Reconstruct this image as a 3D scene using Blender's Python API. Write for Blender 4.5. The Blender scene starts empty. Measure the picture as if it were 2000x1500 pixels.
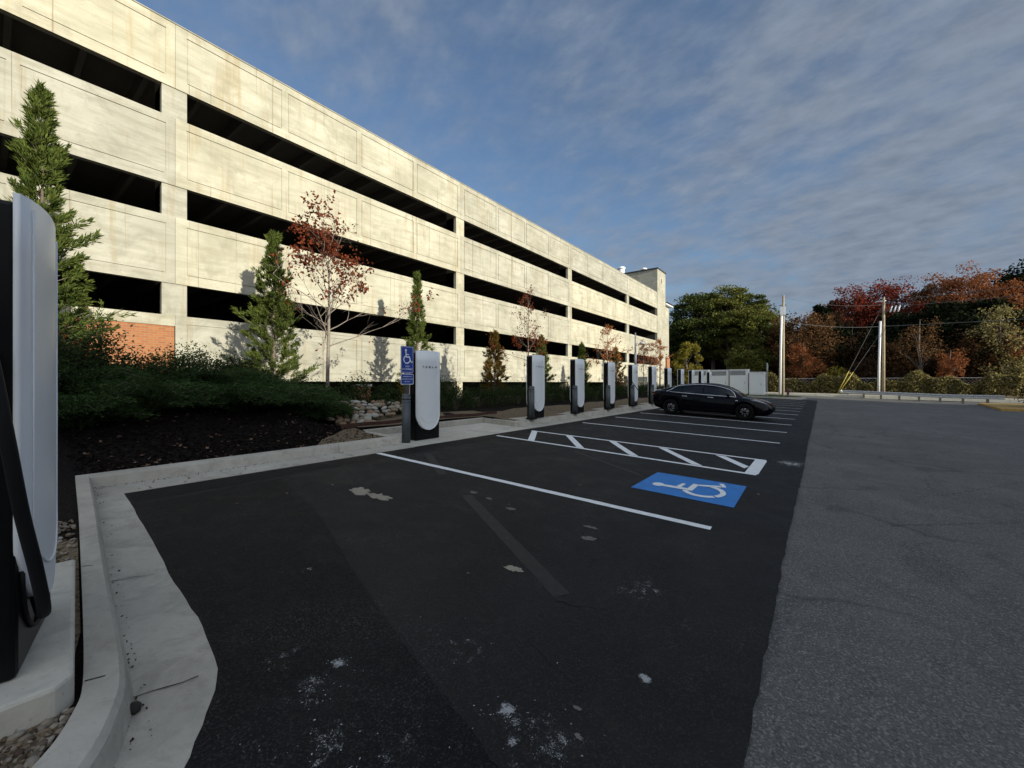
import bpy, math, random
import numpy as np
from mathutils import Vector, Matrix
R = math.radians
random.seed(7); rng = np.random.default_rng(7)
scene = bpy.context.scene
col = scene.collection

# ------------------------------------------------------------------ camera, world, sun, exposure
F = 787.0; HY = 747.0; CX = 1000.0; CZ = 1.51
TH = math.atan(600/787); SN, CS = math.sin(TH), math.cos(TH)
cd = bpy.data.cameras.new('camera'); cam = bpy.data.objects.new('camera', cd); col.objects.link(cam)
cd.sensor_width = 36; cd.lens = 36*F/2000; cd.clip_end = 4000; cd.clip_start = 0.05
cd.shift_y = -(747-750)/2000*-1
cam.location = (0, 0, CZ); cam.rotation_euler = (R(90), 0, TH)
scene.camera = cam

SUN_EL, SUN_AZ = R(15.0), R(95.0)      # azimuth clockwise from +Y
world = bpy.data.worlds.new('World'); scene.world = world; world.use_nodes = True
def build_world():
    nt = world.node_tree; N = nt.nodes; L = nt.links; N.clear()
    out = N.new('ShaderNodeOutputWorld'); bg = N.new('ShaderNodeBackground')
    sky = N.new('ShaderNodeTexSky'); sky.sky_type = 'NISHITA'; sky.sun_disc = False
    sky.sun_elevation = SUN_EL; sky.sun_rotation = SUN_AZ; sky.ozone_density = 3.0; sky.air_density = 1.0; sky.dust_density = 0.2
    tc = N.new('ShaderNodeTexCoord'); sep = N.new('ShaderNodeSeparateXYZ'); L.new(tc.outputs['Generated'], sep.inputs[0])
    mz = N.new('ShaderNodeMath'); mz.operation = 'MAXIMUM'; L.new(sep.outputs['Z'], mz.inputs[0]); mz.inputs[1].default_value = 0.0
    ad = N.new('ShaderNodeMath'); ad.operation = 'ADD'; L.new(mz.outputs[0], ad.inputs[0]); ad.inputs[1].default_value = 0.20
    dx = N.new('ShaderNodeMath'); dx.operation = 'DIVIDE'; L.new(sep.outputs['X'], dx.inputs[0]); L.new(ad.outputs[0], dx.inputs[1])
    dy = N.new('ShaderNodeMath'); dy.operation = 'DIVIDE'; L.new(sep.outputs['Y'], dy.inputs[0]); L.new(ad.outputs[0], dy.inputs[1])
    cmb = N.new('ShaderNodeCombineXYZ'); L.new(dx.outputs[0], cmb.inputs[0]); L.new(dy.outputs[0], cmb.inputs[1])
    def noise(scale, det, rough, dist=0.0, vec=cmb):
        n = N.new('ShaderNodeTexNoise'); n.inputs['Scale'].default_value = scale; n.inputs['Detail'].default_value = det
        n.inputs['Roughness'].default_value = rough; n.inputs['Distortion'].default_value = dist; L.new(vec.outputs[0], n.inputs['Vector']); return n
    big = noise(0.62, 3, .55, .3); mid = noise(3.6, 5, .55, .1)
    mp = N.new('ShaderNodeMapping'); mp.inputs['Rotation'].default_value = (0, 0, R(35)); mp.inputs['Scale'].default_value = (1, 1.5, 1); L.new(cmb.outputs[0], mp.inputs[0])
    rip = noise(8.5, 5, .58, .1, mp)
    m1 = N.new('ShaderNodeMath'); m1.operation = 'MULTIPLY_ADD'; L.new(big.outputs[0], m1.inputs[0]); m1.inputs[1].default_value = 1.1
    m0 = N.new('ShaderNodeMath'); m0.operation = 'MULTIPLY'; L.new(mid.outputs[0], m0.inputs[0]); m0.inputs[1].default_value = .75; L.new(m0.outputs[0], m1.inputs[2])
    m2 = N.new('ShaderNodeMath'); m2.operation = 'MULTIPLY_ADD'; L.new(rip.outputs[0], m2.inputs[0]); m2.inputs[1].default_value = .5; L.new(m1.outputs[0], m2.inputs[2])
    # thicker cloud towards +Y/+X (right of the view), thinner over the garage
    dt = N.new('ShaderNodeVectorMath'); dt.operation = 'DOT_PRODUCT'; L.new(tc.outputs['Generated'], dt.inputs[0]); dt.inputs[1].default_value = (0.34, 0.10, -0.10)
    m3 = N.new('ShaderNodeMath'); m3.operation = 'ADD'; L.new(m2.outputs[0], m3.inputs[0]); L.new(dt.outputs['Value'], m3.inputs[1])
    rm = N.new('ShaderNodeMapRange'); rm.interpolation_type = 'SMOOTHSTEP'; L.new(m3.outputs[0], rm.inputs[0])
    rm.inputs[1].default_value = .84; rm.inputs[2].default_value = 1.38; rm.inputs[3].default_value = 0.15; rm.inputs[4].default_value = 0.95
    shade = N.new('ShaderNodeMapRange'); L.new(rip.outputs[0], shade.inputs[0]); shade.inputs[1].default_value = .3; shade.inputs[2].default_value = .72; shade.inputs[3].default_value = 0.85; shade.inputs[4].default_value = 1.15
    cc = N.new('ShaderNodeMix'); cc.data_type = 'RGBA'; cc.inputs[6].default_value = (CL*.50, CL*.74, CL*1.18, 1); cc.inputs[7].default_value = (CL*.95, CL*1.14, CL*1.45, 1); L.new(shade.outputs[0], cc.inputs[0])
    sc_ = N.new('ShaderNodeVectorMath'); sc_.operation = 'SCALE'; L.new(cc.outputs[2], sc_.inputs[0]); L.new(shade.outputs[0], sc_.inputs['Scale'])
    # clouds sunward and behind the view brightened, added fill for the shaded lot
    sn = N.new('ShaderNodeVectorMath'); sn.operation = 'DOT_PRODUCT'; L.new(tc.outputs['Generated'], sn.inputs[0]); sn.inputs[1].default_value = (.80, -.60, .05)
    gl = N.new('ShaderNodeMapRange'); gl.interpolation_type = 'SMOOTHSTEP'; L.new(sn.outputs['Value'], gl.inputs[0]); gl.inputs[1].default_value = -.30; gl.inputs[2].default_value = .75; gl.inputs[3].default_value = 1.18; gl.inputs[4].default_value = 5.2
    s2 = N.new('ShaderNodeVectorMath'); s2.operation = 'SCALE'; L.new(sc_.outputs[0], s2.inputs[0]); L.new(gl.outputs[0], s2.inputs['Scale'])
    wm = N.new('ShaderNodeMix'); wm.data_type = 'RGBA'; wm.blend_type = 'MULTIPLY'; gf = N.new('ShaderNodeMapRange'); L.new(sn.outputs['Value'], gf.inputs[0]); gf.inputs[1].default_value = 0; gf.inputs[2].default_value = .8
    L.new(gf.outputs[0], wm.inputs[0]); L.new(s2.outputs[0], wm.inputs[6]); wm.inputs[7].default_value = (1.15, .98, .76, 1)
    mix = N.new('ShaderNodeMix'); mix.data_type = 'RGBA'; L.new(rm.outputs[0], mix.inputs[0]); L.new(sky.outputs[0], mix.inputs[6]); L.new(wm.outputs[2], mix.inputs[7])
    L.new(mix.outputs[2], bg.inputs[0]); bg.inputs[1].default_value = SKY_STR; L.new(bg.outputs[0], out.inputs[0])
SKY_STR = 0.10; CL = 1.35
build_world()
sd = bpy.data.lights.new('sun', 'SUN'); sd.energy = 4.3; sd.angle = R(0.5); sd.color = (1, .93, .76)
sun = bpy.data.objects.new('sun', sd); col.objects.link(sun)
sdir = Vector((math.cos(SUN_EL)*math.sin(SUN_AZ), math.cos(SUN_EL)*math.cos(SUN_AZ), math.sin(SUN_EL)))
sun.rotation_euler = sdir.to_track_quat('Z', 'Y').to_euler(); sun.location = sdir*100
vs = scene.view_settings; vs.view_transform = 'Standard'; vs.look = 'None'; vs.exposure = 0.6; vs.gamma = 1; vs.use_curve_mapping = False

# ------------------------------------------------------------------ helpers
def ray(u, v):
    k = (u-CX)/F; return Vector((-SN+CS*k, CS+SN*k, (HY-v)/F))
def atY(u, Y):                    # world X of image column u at distance Y
    r = ray(u, HY); return r.x*Y/r.y
def hgt(u, v, Y):                 # world z of image point at distance Y
    r = ray(u, v); return CZ+r.z*Y/r.y
def atX(u, X):
    r = ray(u, HY); return r.y*X/r.x
def g0(x): return -0.036*max(-9.0, min(9.0, x))

class NT:
    def __init__(s, name):
        s.m = bpy.data.materials.new(name); s.m.use_nodes = True; s.nt = s.m.node_tree; s.N = s.nt.nodes; s.L = s.nt.links
        s.b = s.N['Principled BSDF']; s.tc = s.N.new('ShaderNodeTexCoord')
    def n(s, t, **k):
        x = s.N.new(t)
        for a, b in k.items(): setattr(x, a, b)
        return x
    def noise(s, scale, det=4, rough=.55, vec=None, dist=0, stretch=None):
        x = s.n('ShaderNodeTexNoise'); x.inputs['Scale'].default_value = scale; x.inputs['Detail'].default_value = det; x.inputs['Roughness'].default_value = rough; x.inputs['Distortion'].default_value = dist
        v = vec or s.tc.outputs['Object']
        if stretch:
            mp = s.n('ShaderNodeMapping'); mp.inputs['Scale'].default_value = stretch; s.L.new(v, mp.inputs[0]); v = mp.outputs[0]
        s.L.new(v, x.inputs['Vector']); return x.outputs[0]
    def ramp(s, fac, stops):
        r = s.n('ShaderNodeValToRGB'); e = r.color_ramp.elements
        while len(e) < len(stops): e.new(.5)
        for i, (p, c) in enumerate(stops):
            e[i].position = p; e[i].color = (c, c, c, 1) if isinstance(c, (int, float)) else (*c, 1)
        s.L.new(fac, r.inputs[0]); return r.outputs[0]
    def mix(s, fac, a, b, mode='MIX'):
        m = s.n('ShaderNodeMix', data_type='RGBA', blend_type=mode)
        for sock, v in ((m.inputs[0], fac), (m.inputs[6], a), (m.inputs[7], b)):
            if isinstance(v, (int, float)): sock.default_value = v
            elif isinstance(v, tuple): sock.default_value = (*v, 1)
            else: s.L.new(v, sock)
        return m.outputs[2]
    def math(s, op, a, b=0.0, c=0.0):
        m = s.n('ShaderNodeMath', operation=op)
        for i, v in enumerate((a, b, c)):
            if isinstance(v, (int, float)): m.inputs[i].default_value = v
            else: s.L.new(v, m.inputs[i])
        return m.outputs[0]
    def bump(s, h, strength=.3, dist=.01):
        b = s.n('ShaderNodeBump'); b.inputs['Strength'].default_value = strength; b.inputs['Distance'].default_value = dist
        s.L.new(h, b.inputs['Height']); s.L.new(b.outputs[0], s.b.inputs['Normal'])
    def out(s, color=None, rough=.8, metal=0, spec=.5):
        if color is not None:
            if isinstance(color, tuple): s.b.inputs['Base Color'].default_value = (*color, 1)
            else: s.L.new(color, s.b.inputs['Base Color'])
        if isinstance(rough, (int, float)): s.b.inputs['Roughness'].default_value = rough
        else: s.L.new(rough, s.b.inputs['Roughness'])
        s.b.inputs['Metallic'].default_value = metal; s.b.inputs['Specular IOR Level'].default_value = spec
        return s.m

def mat_simple(name, c, rough=.6, metal=0, var=.15, scale=6, spec=.5, bump=0):
    t = NT(name); n = t.noise(scale, 5, .6); d = tuple(x*(1-var) for x in c); e = tuple(min(1, x*(1+var)) for x in c)
    colr = t.ramp(n, [(.3, d), (.7, e)])
    if bump: t.bump(t.noise(scale*8, 3), bump, .01)
    return t.out(colr, rough, metal, spec)

def leaf_mat(name, cols, trans=.35):
    t = NT(name); g = t.n('ShaderNodeNewGeometry'); N, L = t.N, t.L
    st = [(i/max(1, len(cols)-1), c) for i, c in enumerate(cols)]
    c = t.ramp(g.outputs['Random Per Island'], st)
    n = t.noise(1.3, 2); c = t.mix(t.math('MULTIPLY', n, .5), c, cols[0])
    d = t.n('ShaderNodeBsdfDiffuse'); tr = t.n('ShaderNodeBsdfTranslucent'); m = t.n('ShaderNodeMixShader'); m.inputs[0].default_value = trans
    L.new(c, d.inputs[0]); L.new(c, tr.inputs[0]); L.new(d.outputs[0], m.inputs[1]); L.new(tr.outputs[0], m.inputs[2])
    L.new(m.outputs[0], N['Material Output'].inputs[0]); N.remove(t.b); return t.m

class MB:
    def __init__(s): s.v = []; s.f = []; s.mi = []; s.cur = 0
    def add(s, vs, fs):
        o = len(s.v); s.v += [tuple(p) for p in vs]; s.f += [tuple(i+o for i in f) for f in fs]; s.mi += [s.cur]*len(fs); return s
    def box(s, x0, x1, y0, y1, z0, z1):
        return s.add([(x0,y0,z0),(x1,y0,z0),(x1,y1,z0),(x0,y1,z0),(x0,y0,z1),(x1,y0,z1),(x1,y1,z1),(x0,y1,z1)],
                     [(0,3,2,1),(4,5,6,7),(0,1,5,4),(1,2,6,5),(2,3,7,6),(3,0,4,7)])
    def obox(s, c, ax, ay, az, hx, hy, hz):
        c = Vector(c); ax = Vector(ax).normalized()*hx; ay = Vector(ay).normalized()*hy; az = Vector(az).normalized()*hz
        P = [c+i*ax+j*ay+k*az for k in (-1,1) for i, j in ((-1,-1),(1,-1),(1,1),(-1,1))]
        return s.add(P, [(0,3,2,1),(4,5,6,7),(0,1,5,4),(1,2,6,5),(2,3,7,6),(3,0,4,7)])
    def prism(s, poly, z0, z1):
        n = len(poly); P = [(x,y,z0) for x,y in poly]+[(x,y,z1) for x,y in poly]
        return s.add(P, [tuple(range(n))[::-1], tuple(range(n,2*n))]+[(i,(i+1)%n,n+(i+1)%n,n+i) for i in range(n)])
    def tube(s, pts, rad, n=8, cap=True):
        pts = [Vector(p) for p in pts]; m = len(pts)
        if isinstance(rad, (int, float)): rad = [rad]*m
        t = (pts[1]-pts[0]).normalized(); a = t.orthogonal().normalized(); V = []
        for i, p in enumerate(pts):
            if i == 0: t = pts[1]-p
            elif i == m-1: t = p-pts[i-1]
            else: t = pts[i+1]-pts[i-1]
            t.normalize(); a = (a-t*a.dot(t)); a = a.normalized() if a.length > 1e-6 else t.orthogonal().normalized(); b = t.cross(a)
            for k in range(n):
                q = 2*math.pi*k/n; V.append(p+(a*math.cos(q)+b*math.sin(q))*rad[i])
        Fs = [(i*n+k, i*n+(k+1)%n, (i+1)*n+(k+1)%n, (i+1)*n+k) for i in range(m-1) for k in range(n)]
        if cap: Fs += [tuple(range(n))[::-1], tuple(range((m-1)*n, m*n))]
        return s.add(V, Fs)
    def lathe(s, prof, n=20, c=(0,0,0)):      # prof: (r,z)
        V = [(c[0]+r*math.cos(2*math.pi*k/n), c[1]+r*math.sin(2*math.pi*k/n), c[2]+z) for r, z in prof for k in range(n)]
        m = len(prof); Fs = [(i*n+k, i*n+(k+1)%n, (i+1)*n+(k+1)%n, (i+1)*n+k) for i in range(m-1) for k in range(n)]
        return s.add(V, Fs+[tuple(range(n))[::-1], tuple(range((m-1)*n, m*n))])
    def build(s, name, mat, parent=None, smooth=False, bevel=0):
        me = bpy.data.meshes.new(name); me.from_pydata(s.v, [], s.f)
        for m in (mat if isinstance(mat, (list, tuple)) else [mat]): me.materials.append(m)
        me.polygons.foreach_set('material_index', s.mi)
        if smooth: me.polygons.foreach_set('use_smooth', [True]*len(s.f))
        me.update(); o = bpy.data.objects.new(name, me); col.objects.link(o)
        if parent: o.parent = parent
        if bevel:
            b = o.modifiers.new('b', 'BEVEL'); b.width = bevel; b.segments = 2; b.limit_method = 'ANGLE'
        return o
def mesh_np(name, V, nf, k, mat, parent=None):
    """V: (nf*k,3) array, nf faces with k vertices each"""
    me = bpy.data.meshes.new(name); me.vertices.add(nf*k); me.vertices.foreach_set('co', V.astype(np.float32).ravel())
    me.loops.add(nf*k); me.loops.foreach_set('vertex_index', np.arange(nf*k, dtype=np.int32))
    me.polygons.add(nf); me.polygons.foreach_set('loop_start', np.arange(0, nf*k, k, dtype=np.int32))
    me.materials.append(mat); me.update(calc_edges=True)
    o = bpy.data.objects.new(name, me); col.objects.link(o)
    if parent: o.parent = parent
    return o
def tag(o, label=None, cat=None, group=None, kind=None):
    if label: o['label'] = label
    if cat: o['category'] = cat
    if group: o['group'] = group
    if kind: o['kind'] = kind
    return o
def empty(name, loc, rz=0, label=None, cat=None, group=None):
    o = bpy.data.objects.new(name, None); o.empty_display_size = .2; o.location = loc; o.rotation_euler = (0, 0, rz); col.objects.link(o)
    return tag(o, label, cat, group)
def copy_tree(o, parent=None):
    c = o.copy(); col.objects.link(c)
    if parent: c.parent = parent
    for ch in list(o.children): copy_tree(ch, c)
    return c
def text(s, size, name, mat, parent, M, ext=.001, align='CENTER', sx=1):
    cu = bpy.data.curves.new(name, 'FONT'); cu.body = s; cu.size = size; cu.extrude = ext; cu.align_x = align; cu.resolution_u = 3
    o = bpy.data.objects.new(name, cu); col.objects.link(o); bpy.context.view_layer.update()
    me = bpy.data.meshes.new_from_object(o.evaluated_get(bpy.context.evaluated_depsgraph_get())); bpy.data.objects.remove(o)
    me.transform(M @ Matrix.Diagonal((sx, 1, 1, 1))); me.materials.clear(); me.materials.append(mat)
    o = bpy.data.objects.new(name, me); col.objects.link(o); o.parent = parent; return o
def unit(v): return v/np.maximum(1e-9, np.linalg.norm(v, axis=-1, keepdims=True))
def leaves(P, size, aspect=.5, D=None, spread=1.0, r=rng, var=.4):
    """diamond leaves at P; D optional preferred long direction"""
    n = len(P); d = r.normal(size=(n, 3)); d = unit(d)
    if D is not None: d = unit(D+d*spread)
    w = unit(np.cross(d, unit(r.normal(size=(n, 3))))); L = size*(1+var*(r.random((n, 1))*2-1)); W = L*aspect
    V = np.stack([P, P+d*L*.45+w*W*.5, P+d*L, P+d*L*.45-w*W*.5], 1); return V.reshape(-1, 3)

# ------------------------------------------------------------------ materials
def m_facade():
    t = NT('cast_concrete'); o = t.tc.outputs['Object']
    big = t.noise(.55, 5, .6); st = t.noise(1.0, 5, .6, stretch=(1, .9, 6.0)); vs_ = t.noise(1.0, 5, .65, stretch=(1, 3.2, .28)); fine = t.noise(18, 4, .7)
    c = t.ramp(big, [(.3, (.37, .36, .295)), (.7, (.53, .515, .435))])
    c = t.mix(t.math('MULTIPLY', t.ramp(st, [(.42, 0.0), (.70, 1.0)]), .6), c, (.27, .255, .19))
    c = t.mix(t.math('MULTIPLY', t.ramp(vs_, [(.56, 0.0), (.70, 1.0)]), .55), c, (.33, .26, .15))
    blot = t.noise(.9, 7, .7, dist=.6); c = t.mix(t.math('MULTIPLY', t.ramp(blot, [(.50, 0.0), (.66, 1.0)]), .55), c, (.25, .24, .19))
    thin = t.noise(1.0, 3, .6, stretch=(1, 9, .12))
    c = t.mix(t.math('MULTIPLY', t.ramp(thin, [(.63, 0.0), (.68, 1.0)]), .65), c, (.20, .15, .09))
    c = t.mix(t.math('MULTIPLY', t.ramp(fine, [(.4, 0.0), (.8, 1.0)]), .3), c, (.36, .33, .25))
    oi = t.n('ShaderNodeObjectInfo'); pv = t.ramp(oi.outputs['Random'], [(0., (.80, .81, .84)), (.5, (.93, .93, .92)), (1., (1.08, 1.06, 1.0))]); c = t.mix(1.0, c, pv, 'MULTIPLY')
    sp = t.n('ShaderNodeSeparateXYZ'); t.L.new(o, sp.inputs[0]); rust = t.noise(1.0, 2, .5, stretch=(1, 2.3, .05)); up = t.noise(.8, 3, .6)
    c = t.mix(t.math('MULTIPLY', t.math('MULTIPLY', t.ramp(rust, [(.62, 0.), (.66, 1.)]), t.ramp(up, [(.45, 0.), (.6, 1.)])), .32), c, (.27, .21, .12))
    t.bump(fine, .35, .012); return t.out(c, .9, 0, .2)
def m_concrete(name, a=(.36,.345,.305), b=(.50,.48,.43), s=1.2):
    t = NT(name); n1 = t.noise(s, 6, .62); n2 = t.noise(s*22, 4, .7); n3 = t.noise(s*5, 5, .7, dist=1)
    c = t.ramp(n1, [(.3, a), (.7, b)]); c = t.mix(t.math('MULTIPLY', t.ramp(n3, [(.5, 0.), (.75, 1.)]), .4), c, tuple(x*.55 for x in a))
    n4 = t.noise(s*2.3, 7, .75, dist=.5); c = t.mix(t.math('MULTIPLY', t.ramp(n4, [(.52, 0.), (.62, 1.)]), .35), c, tuple(x*.5 for x in a)); n5 = t.noise(s*60, 2, .6); c = t.mix(t.math('MULTIPLY', t.ramp(n5, [(.68, 0.), (.74, 1.)]), .5), c, tuple(x*.35 for x in a))
    c = t.mix(t.math('MULTIPLY', n2, .35), c, tuple(x*.6 for x in a)); t.bump(n2, .4, .008); return t.out(c, .88, 0, .25)
def gpt(u, v):
    r = ray(u, v); t = CZ/(-r.z-.036*r.x); return r.x*t, r.y*t
DUST = [(*gpt(u, v), r_, a_) for u, v, r_, a_ in ((990, 1388, .07, 1.1), (600, 1350, .20, .52), (640, 1450, .22, .5), (540, 1290, .2, .45), (1000, 1450, .05, .9), (1258, 1325, .05, 1.0), (665, 1295, .06, 1.0), (600, 1112, .07, .8), (900, 1270, .3, .4), (1060, 1440, .25, .55), (800, 1470, .3, .45), (1545, 905, .45, .8), (1250, 1150, .3, .5))]
def m_seal():
    t = NT('sealed_asphalt'); o = t.tc.outputs['Object']
    n1 = t.noise(.5, 7, .65, dist=.5); n2 = t.noise(2.2, 7, .72, dist=.5); n3 = t.noise(9, 5, .7, dist=.3); fine = t.noise(95, 3, .75)
    vor = t.n('ShaderNodeTexVoronoi'); vor.inputs['Scale'].default_value = 140; t.L.new(o, vor.inputs['Vector'])
    c = t.ramp(n1, [(.32, (.0085, .009, .010)), (.55, (.0155, .0155, .016)), (.75, (.026, .0245, .023))])
    c = t.mix(t.math('MULTIPLY', t.ramp(n2, [(.50, 0.), (.72, 1.)]), .5), c, (.034, .032, .030))
    c = t.mix(t.math('MULTIPLY', t.ramp(n3, [(.52, 0.), (.75, 1.)]), .45), c, (.012, .012, .013))
    c = t.mix(t.math('MULTIPLY', t.ramp(vor.outputs['Color'], [(.62, 0.), (.95, 1.)]), .40), c, (.065, .064, .062))
    wear = t.ramp(t.noise(.8, 5, .7, dist=.8), [(.54, 0.), (.70, 1.)]); spk = t.ramp(t.noise(70, 3, .7), [(.58, 0.), (.66, 1.)])
    c = t.mix(t.math('MULTIPLY', t.math('MULTIPLY', wear, spk), .7), c, (.17, .17, .165))
    dusty = None
    for (px, py, pr_, pa) in DUST:
        d = t.n('ShaderNodeVectorMath', operation='DISTANCE'); mp = t.n('ShaderNodeVectorMath', operation='MULTIPLY_ADD'); t.L.new(t.n('ShaderNodeTexNoise').outputs['Color'], mp.inputs[0]); mp.inputs[0].node if False else None
        nz = [q for q in t.N if q.type == 'TEX_NOISE'][-1]; nz.inputs['Scale'].default_value = 14; nz.inputs['Detail'].default_value = 4; t.L.new(o, nz.inputs['Vector'])
        mp.inputs[1].default_value = (pr_*.9, pr_*.9, 0); t.L.new(o, mp.inputs[2]); t.L.new(mp.outputs[0], d.inputs[0]); d.inputs[1].default_value = (px+pr_*.45, py+pr_*.45, g0(px))
        mk = t.math('MULTIPLY', t.math('MAXIMUM', t.math('SUBTRACT', 1.0, t.math('DIVIDE', d.outputs['Value'], pr_)), 0.0), pa); dusty = mk if dusty is None else t.math('MAXIMUM', dusty, mk)
    gr_ = t.noise(130, 4, .8); gr2 = t.noise(16, 3, .6); q_ = t.math('ADD', t.math('MULTIPLY', dusty, .30), t.math('ADD', t.math('MULTIPLY', gr_, .6), t.math('MULTIPLY', gr2, .4)))
    c = t.mix(t.math('MULTIPLY', t.ramp(q_, [(.67, 0.), (.72, 1.)]), t.math('MULTIPLY', t.math('MINIMUM', t.math('MULTIPLY', dusty, 4), 1), .8)), c, (.42, .43, .44))
    h = t.math('ADD', t.math('MULTIPLY', fine, 1.0), t.math('MULTIPLY', t.noise(28, 3, .6), .6)); t.bump(h, .8, .008)
    r = t.ramp(n2, [(.3, .62), (.7, .88)]); return t.out(c, r, 0, .16)
def m_drive():
    t = NT('old_asphalt'); o = t.tc.outputs['Object']
    n1 = t.noise(.3, 7, .65, dist=.6); n2 = t.noise(1.1, 7, .72, stretch=(1.6, .6, 1), dist=.9); n3 = t.noise(6, 5, .7, dist=.4); fine = t.noise(80, 3, .75)
    vor = t.n('ShaderNodeTexVoronoi'); vor.inputs['Scale'].default_value = 115; t.L.new(o, vor.inputs['Vector'])
    c = t.ramp(n1, [(.32, (.085, .083, .079)), (.68, (.142, .138, .131))])
    c = t.mix(t.math('MULTIPLY', t.ramp(n2, [(.52, 0.), (.60, 1.)]), .55), c, (.060, .059, .058))
    big = t.noise(.55, 6, .6, stretch=(.7, 1.3, 1), dist=.3); c = t.mix(t.math('MULTIPLY', t.ramp(big, [(.50, 0.), (.62, 1.)]), .5), c, (.078, .076, .073))
    pale = t.noise(.8, 5, .6); c = t.mix(t.math('MULTIPLY', t.ramp(pale, [(.55, 0.), (.72, 1.)]), .4), c, (.21, .205, .195))
    c = t.mix(t.math('MULTIPLY', t.ramp(n3, [(.5, 0.), (.75, 1.)]), .4), c, (.075, .073, .072))
    c = t.mix(t.math('MULTIPLY', t.ramp(vor.outputs['Color'], [(.55, 0.), (.9, 1.)]), .65), c, (.29, .285, .275))
    c = t.mix(t.math('MULTIPLY', t.ramp(fine, [(.50, 0.), (.62, 1.)]), .65), c, (.035, .035, .036))
    wv = t.n('ShaderNodeVectorMath', operation='MULTIPLY_ADD'); wn = t.n('ShaderNodeTexNoise'); wn.inputs['Scale'].default_value = 1.6; wn.inputs['Detail'].default_value = 6; t.L.new(o, wn.inputs['Vector']); t.L.new(wn.outputs['Color'], wv.inputs[0]); wv.inputs[1].default_value = (1.1, 1.1, 0); t.L.new(o, wv.inputs[2])
    cr = t.n('ShaderNodeTexVoronoi'); cr.feature = 'DISTANCE_TO_EDGE'; cr.inputs['Scale'].default_value = .42; t.L.new(wv.outputs[0], cr.inputs['Vector'])
    cm = t.math('MULTIPLY', t.ramp(cr.outputs['Distance'], [(.0, 1.), (.022, 0.)]), t.ramp(t.noise(.5, 3), [(.40, 0.), (.52, 1.)])); c = t.mix(t.math('MULTIPLY', cm, .5), c, (.03, .03, .03))
    t.bump(fine, .8, .010); return t.out(c, .88, 0, .25)
def m_brick(name='brick'):
    t = NT(name); br = t.n('ShaderNodeTexBrick'); mp = t.n('ShaderNodeMapping'); mp.inputs['Rotation'].default_value = (R(90), 0, R(90)); t.L.new(t.tc.outputs['Object'], mp.inputs[0])
    sp = t.n('ShaderNodeSeparateXYZ'); t.L.new(t.tc.outputs['Object'], sp.inputs[0]); cb = t.n('ShaderNodeCombineXYZ')
    t.L.new(t.math('ADD', sp.outputs['Y'], sp.outputs['X']), cb.inputs[0]); t.L.new(sp.outputs['Z'], cb.inputs[1]); t.L.new(cb.outputs[0], br.inputs['Vector'])
    br.inputs['Scale'].default_value = 1; br.inputs['Brick Width'].default_value = .21; br.inputs['Row Height'].default_value = .075; br.inputs['Mortar Size'].default_value = .008
    br.inputs['Color1'].default_value = (.27, .095, .035, 1); br.inputs['Color2'].default_value = (.36, .145, .052, 1); br.inputs['Mortar'].default_value = (.27, .20, .13, 1)
    t.bump(br.outputs['Fac'], .3, -.01); return t.out(t.mix(t.math('MULTIPLY', t.noise(3), .3), br.outputs['Color'], (.25, .10, .05)), .9)
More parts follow.
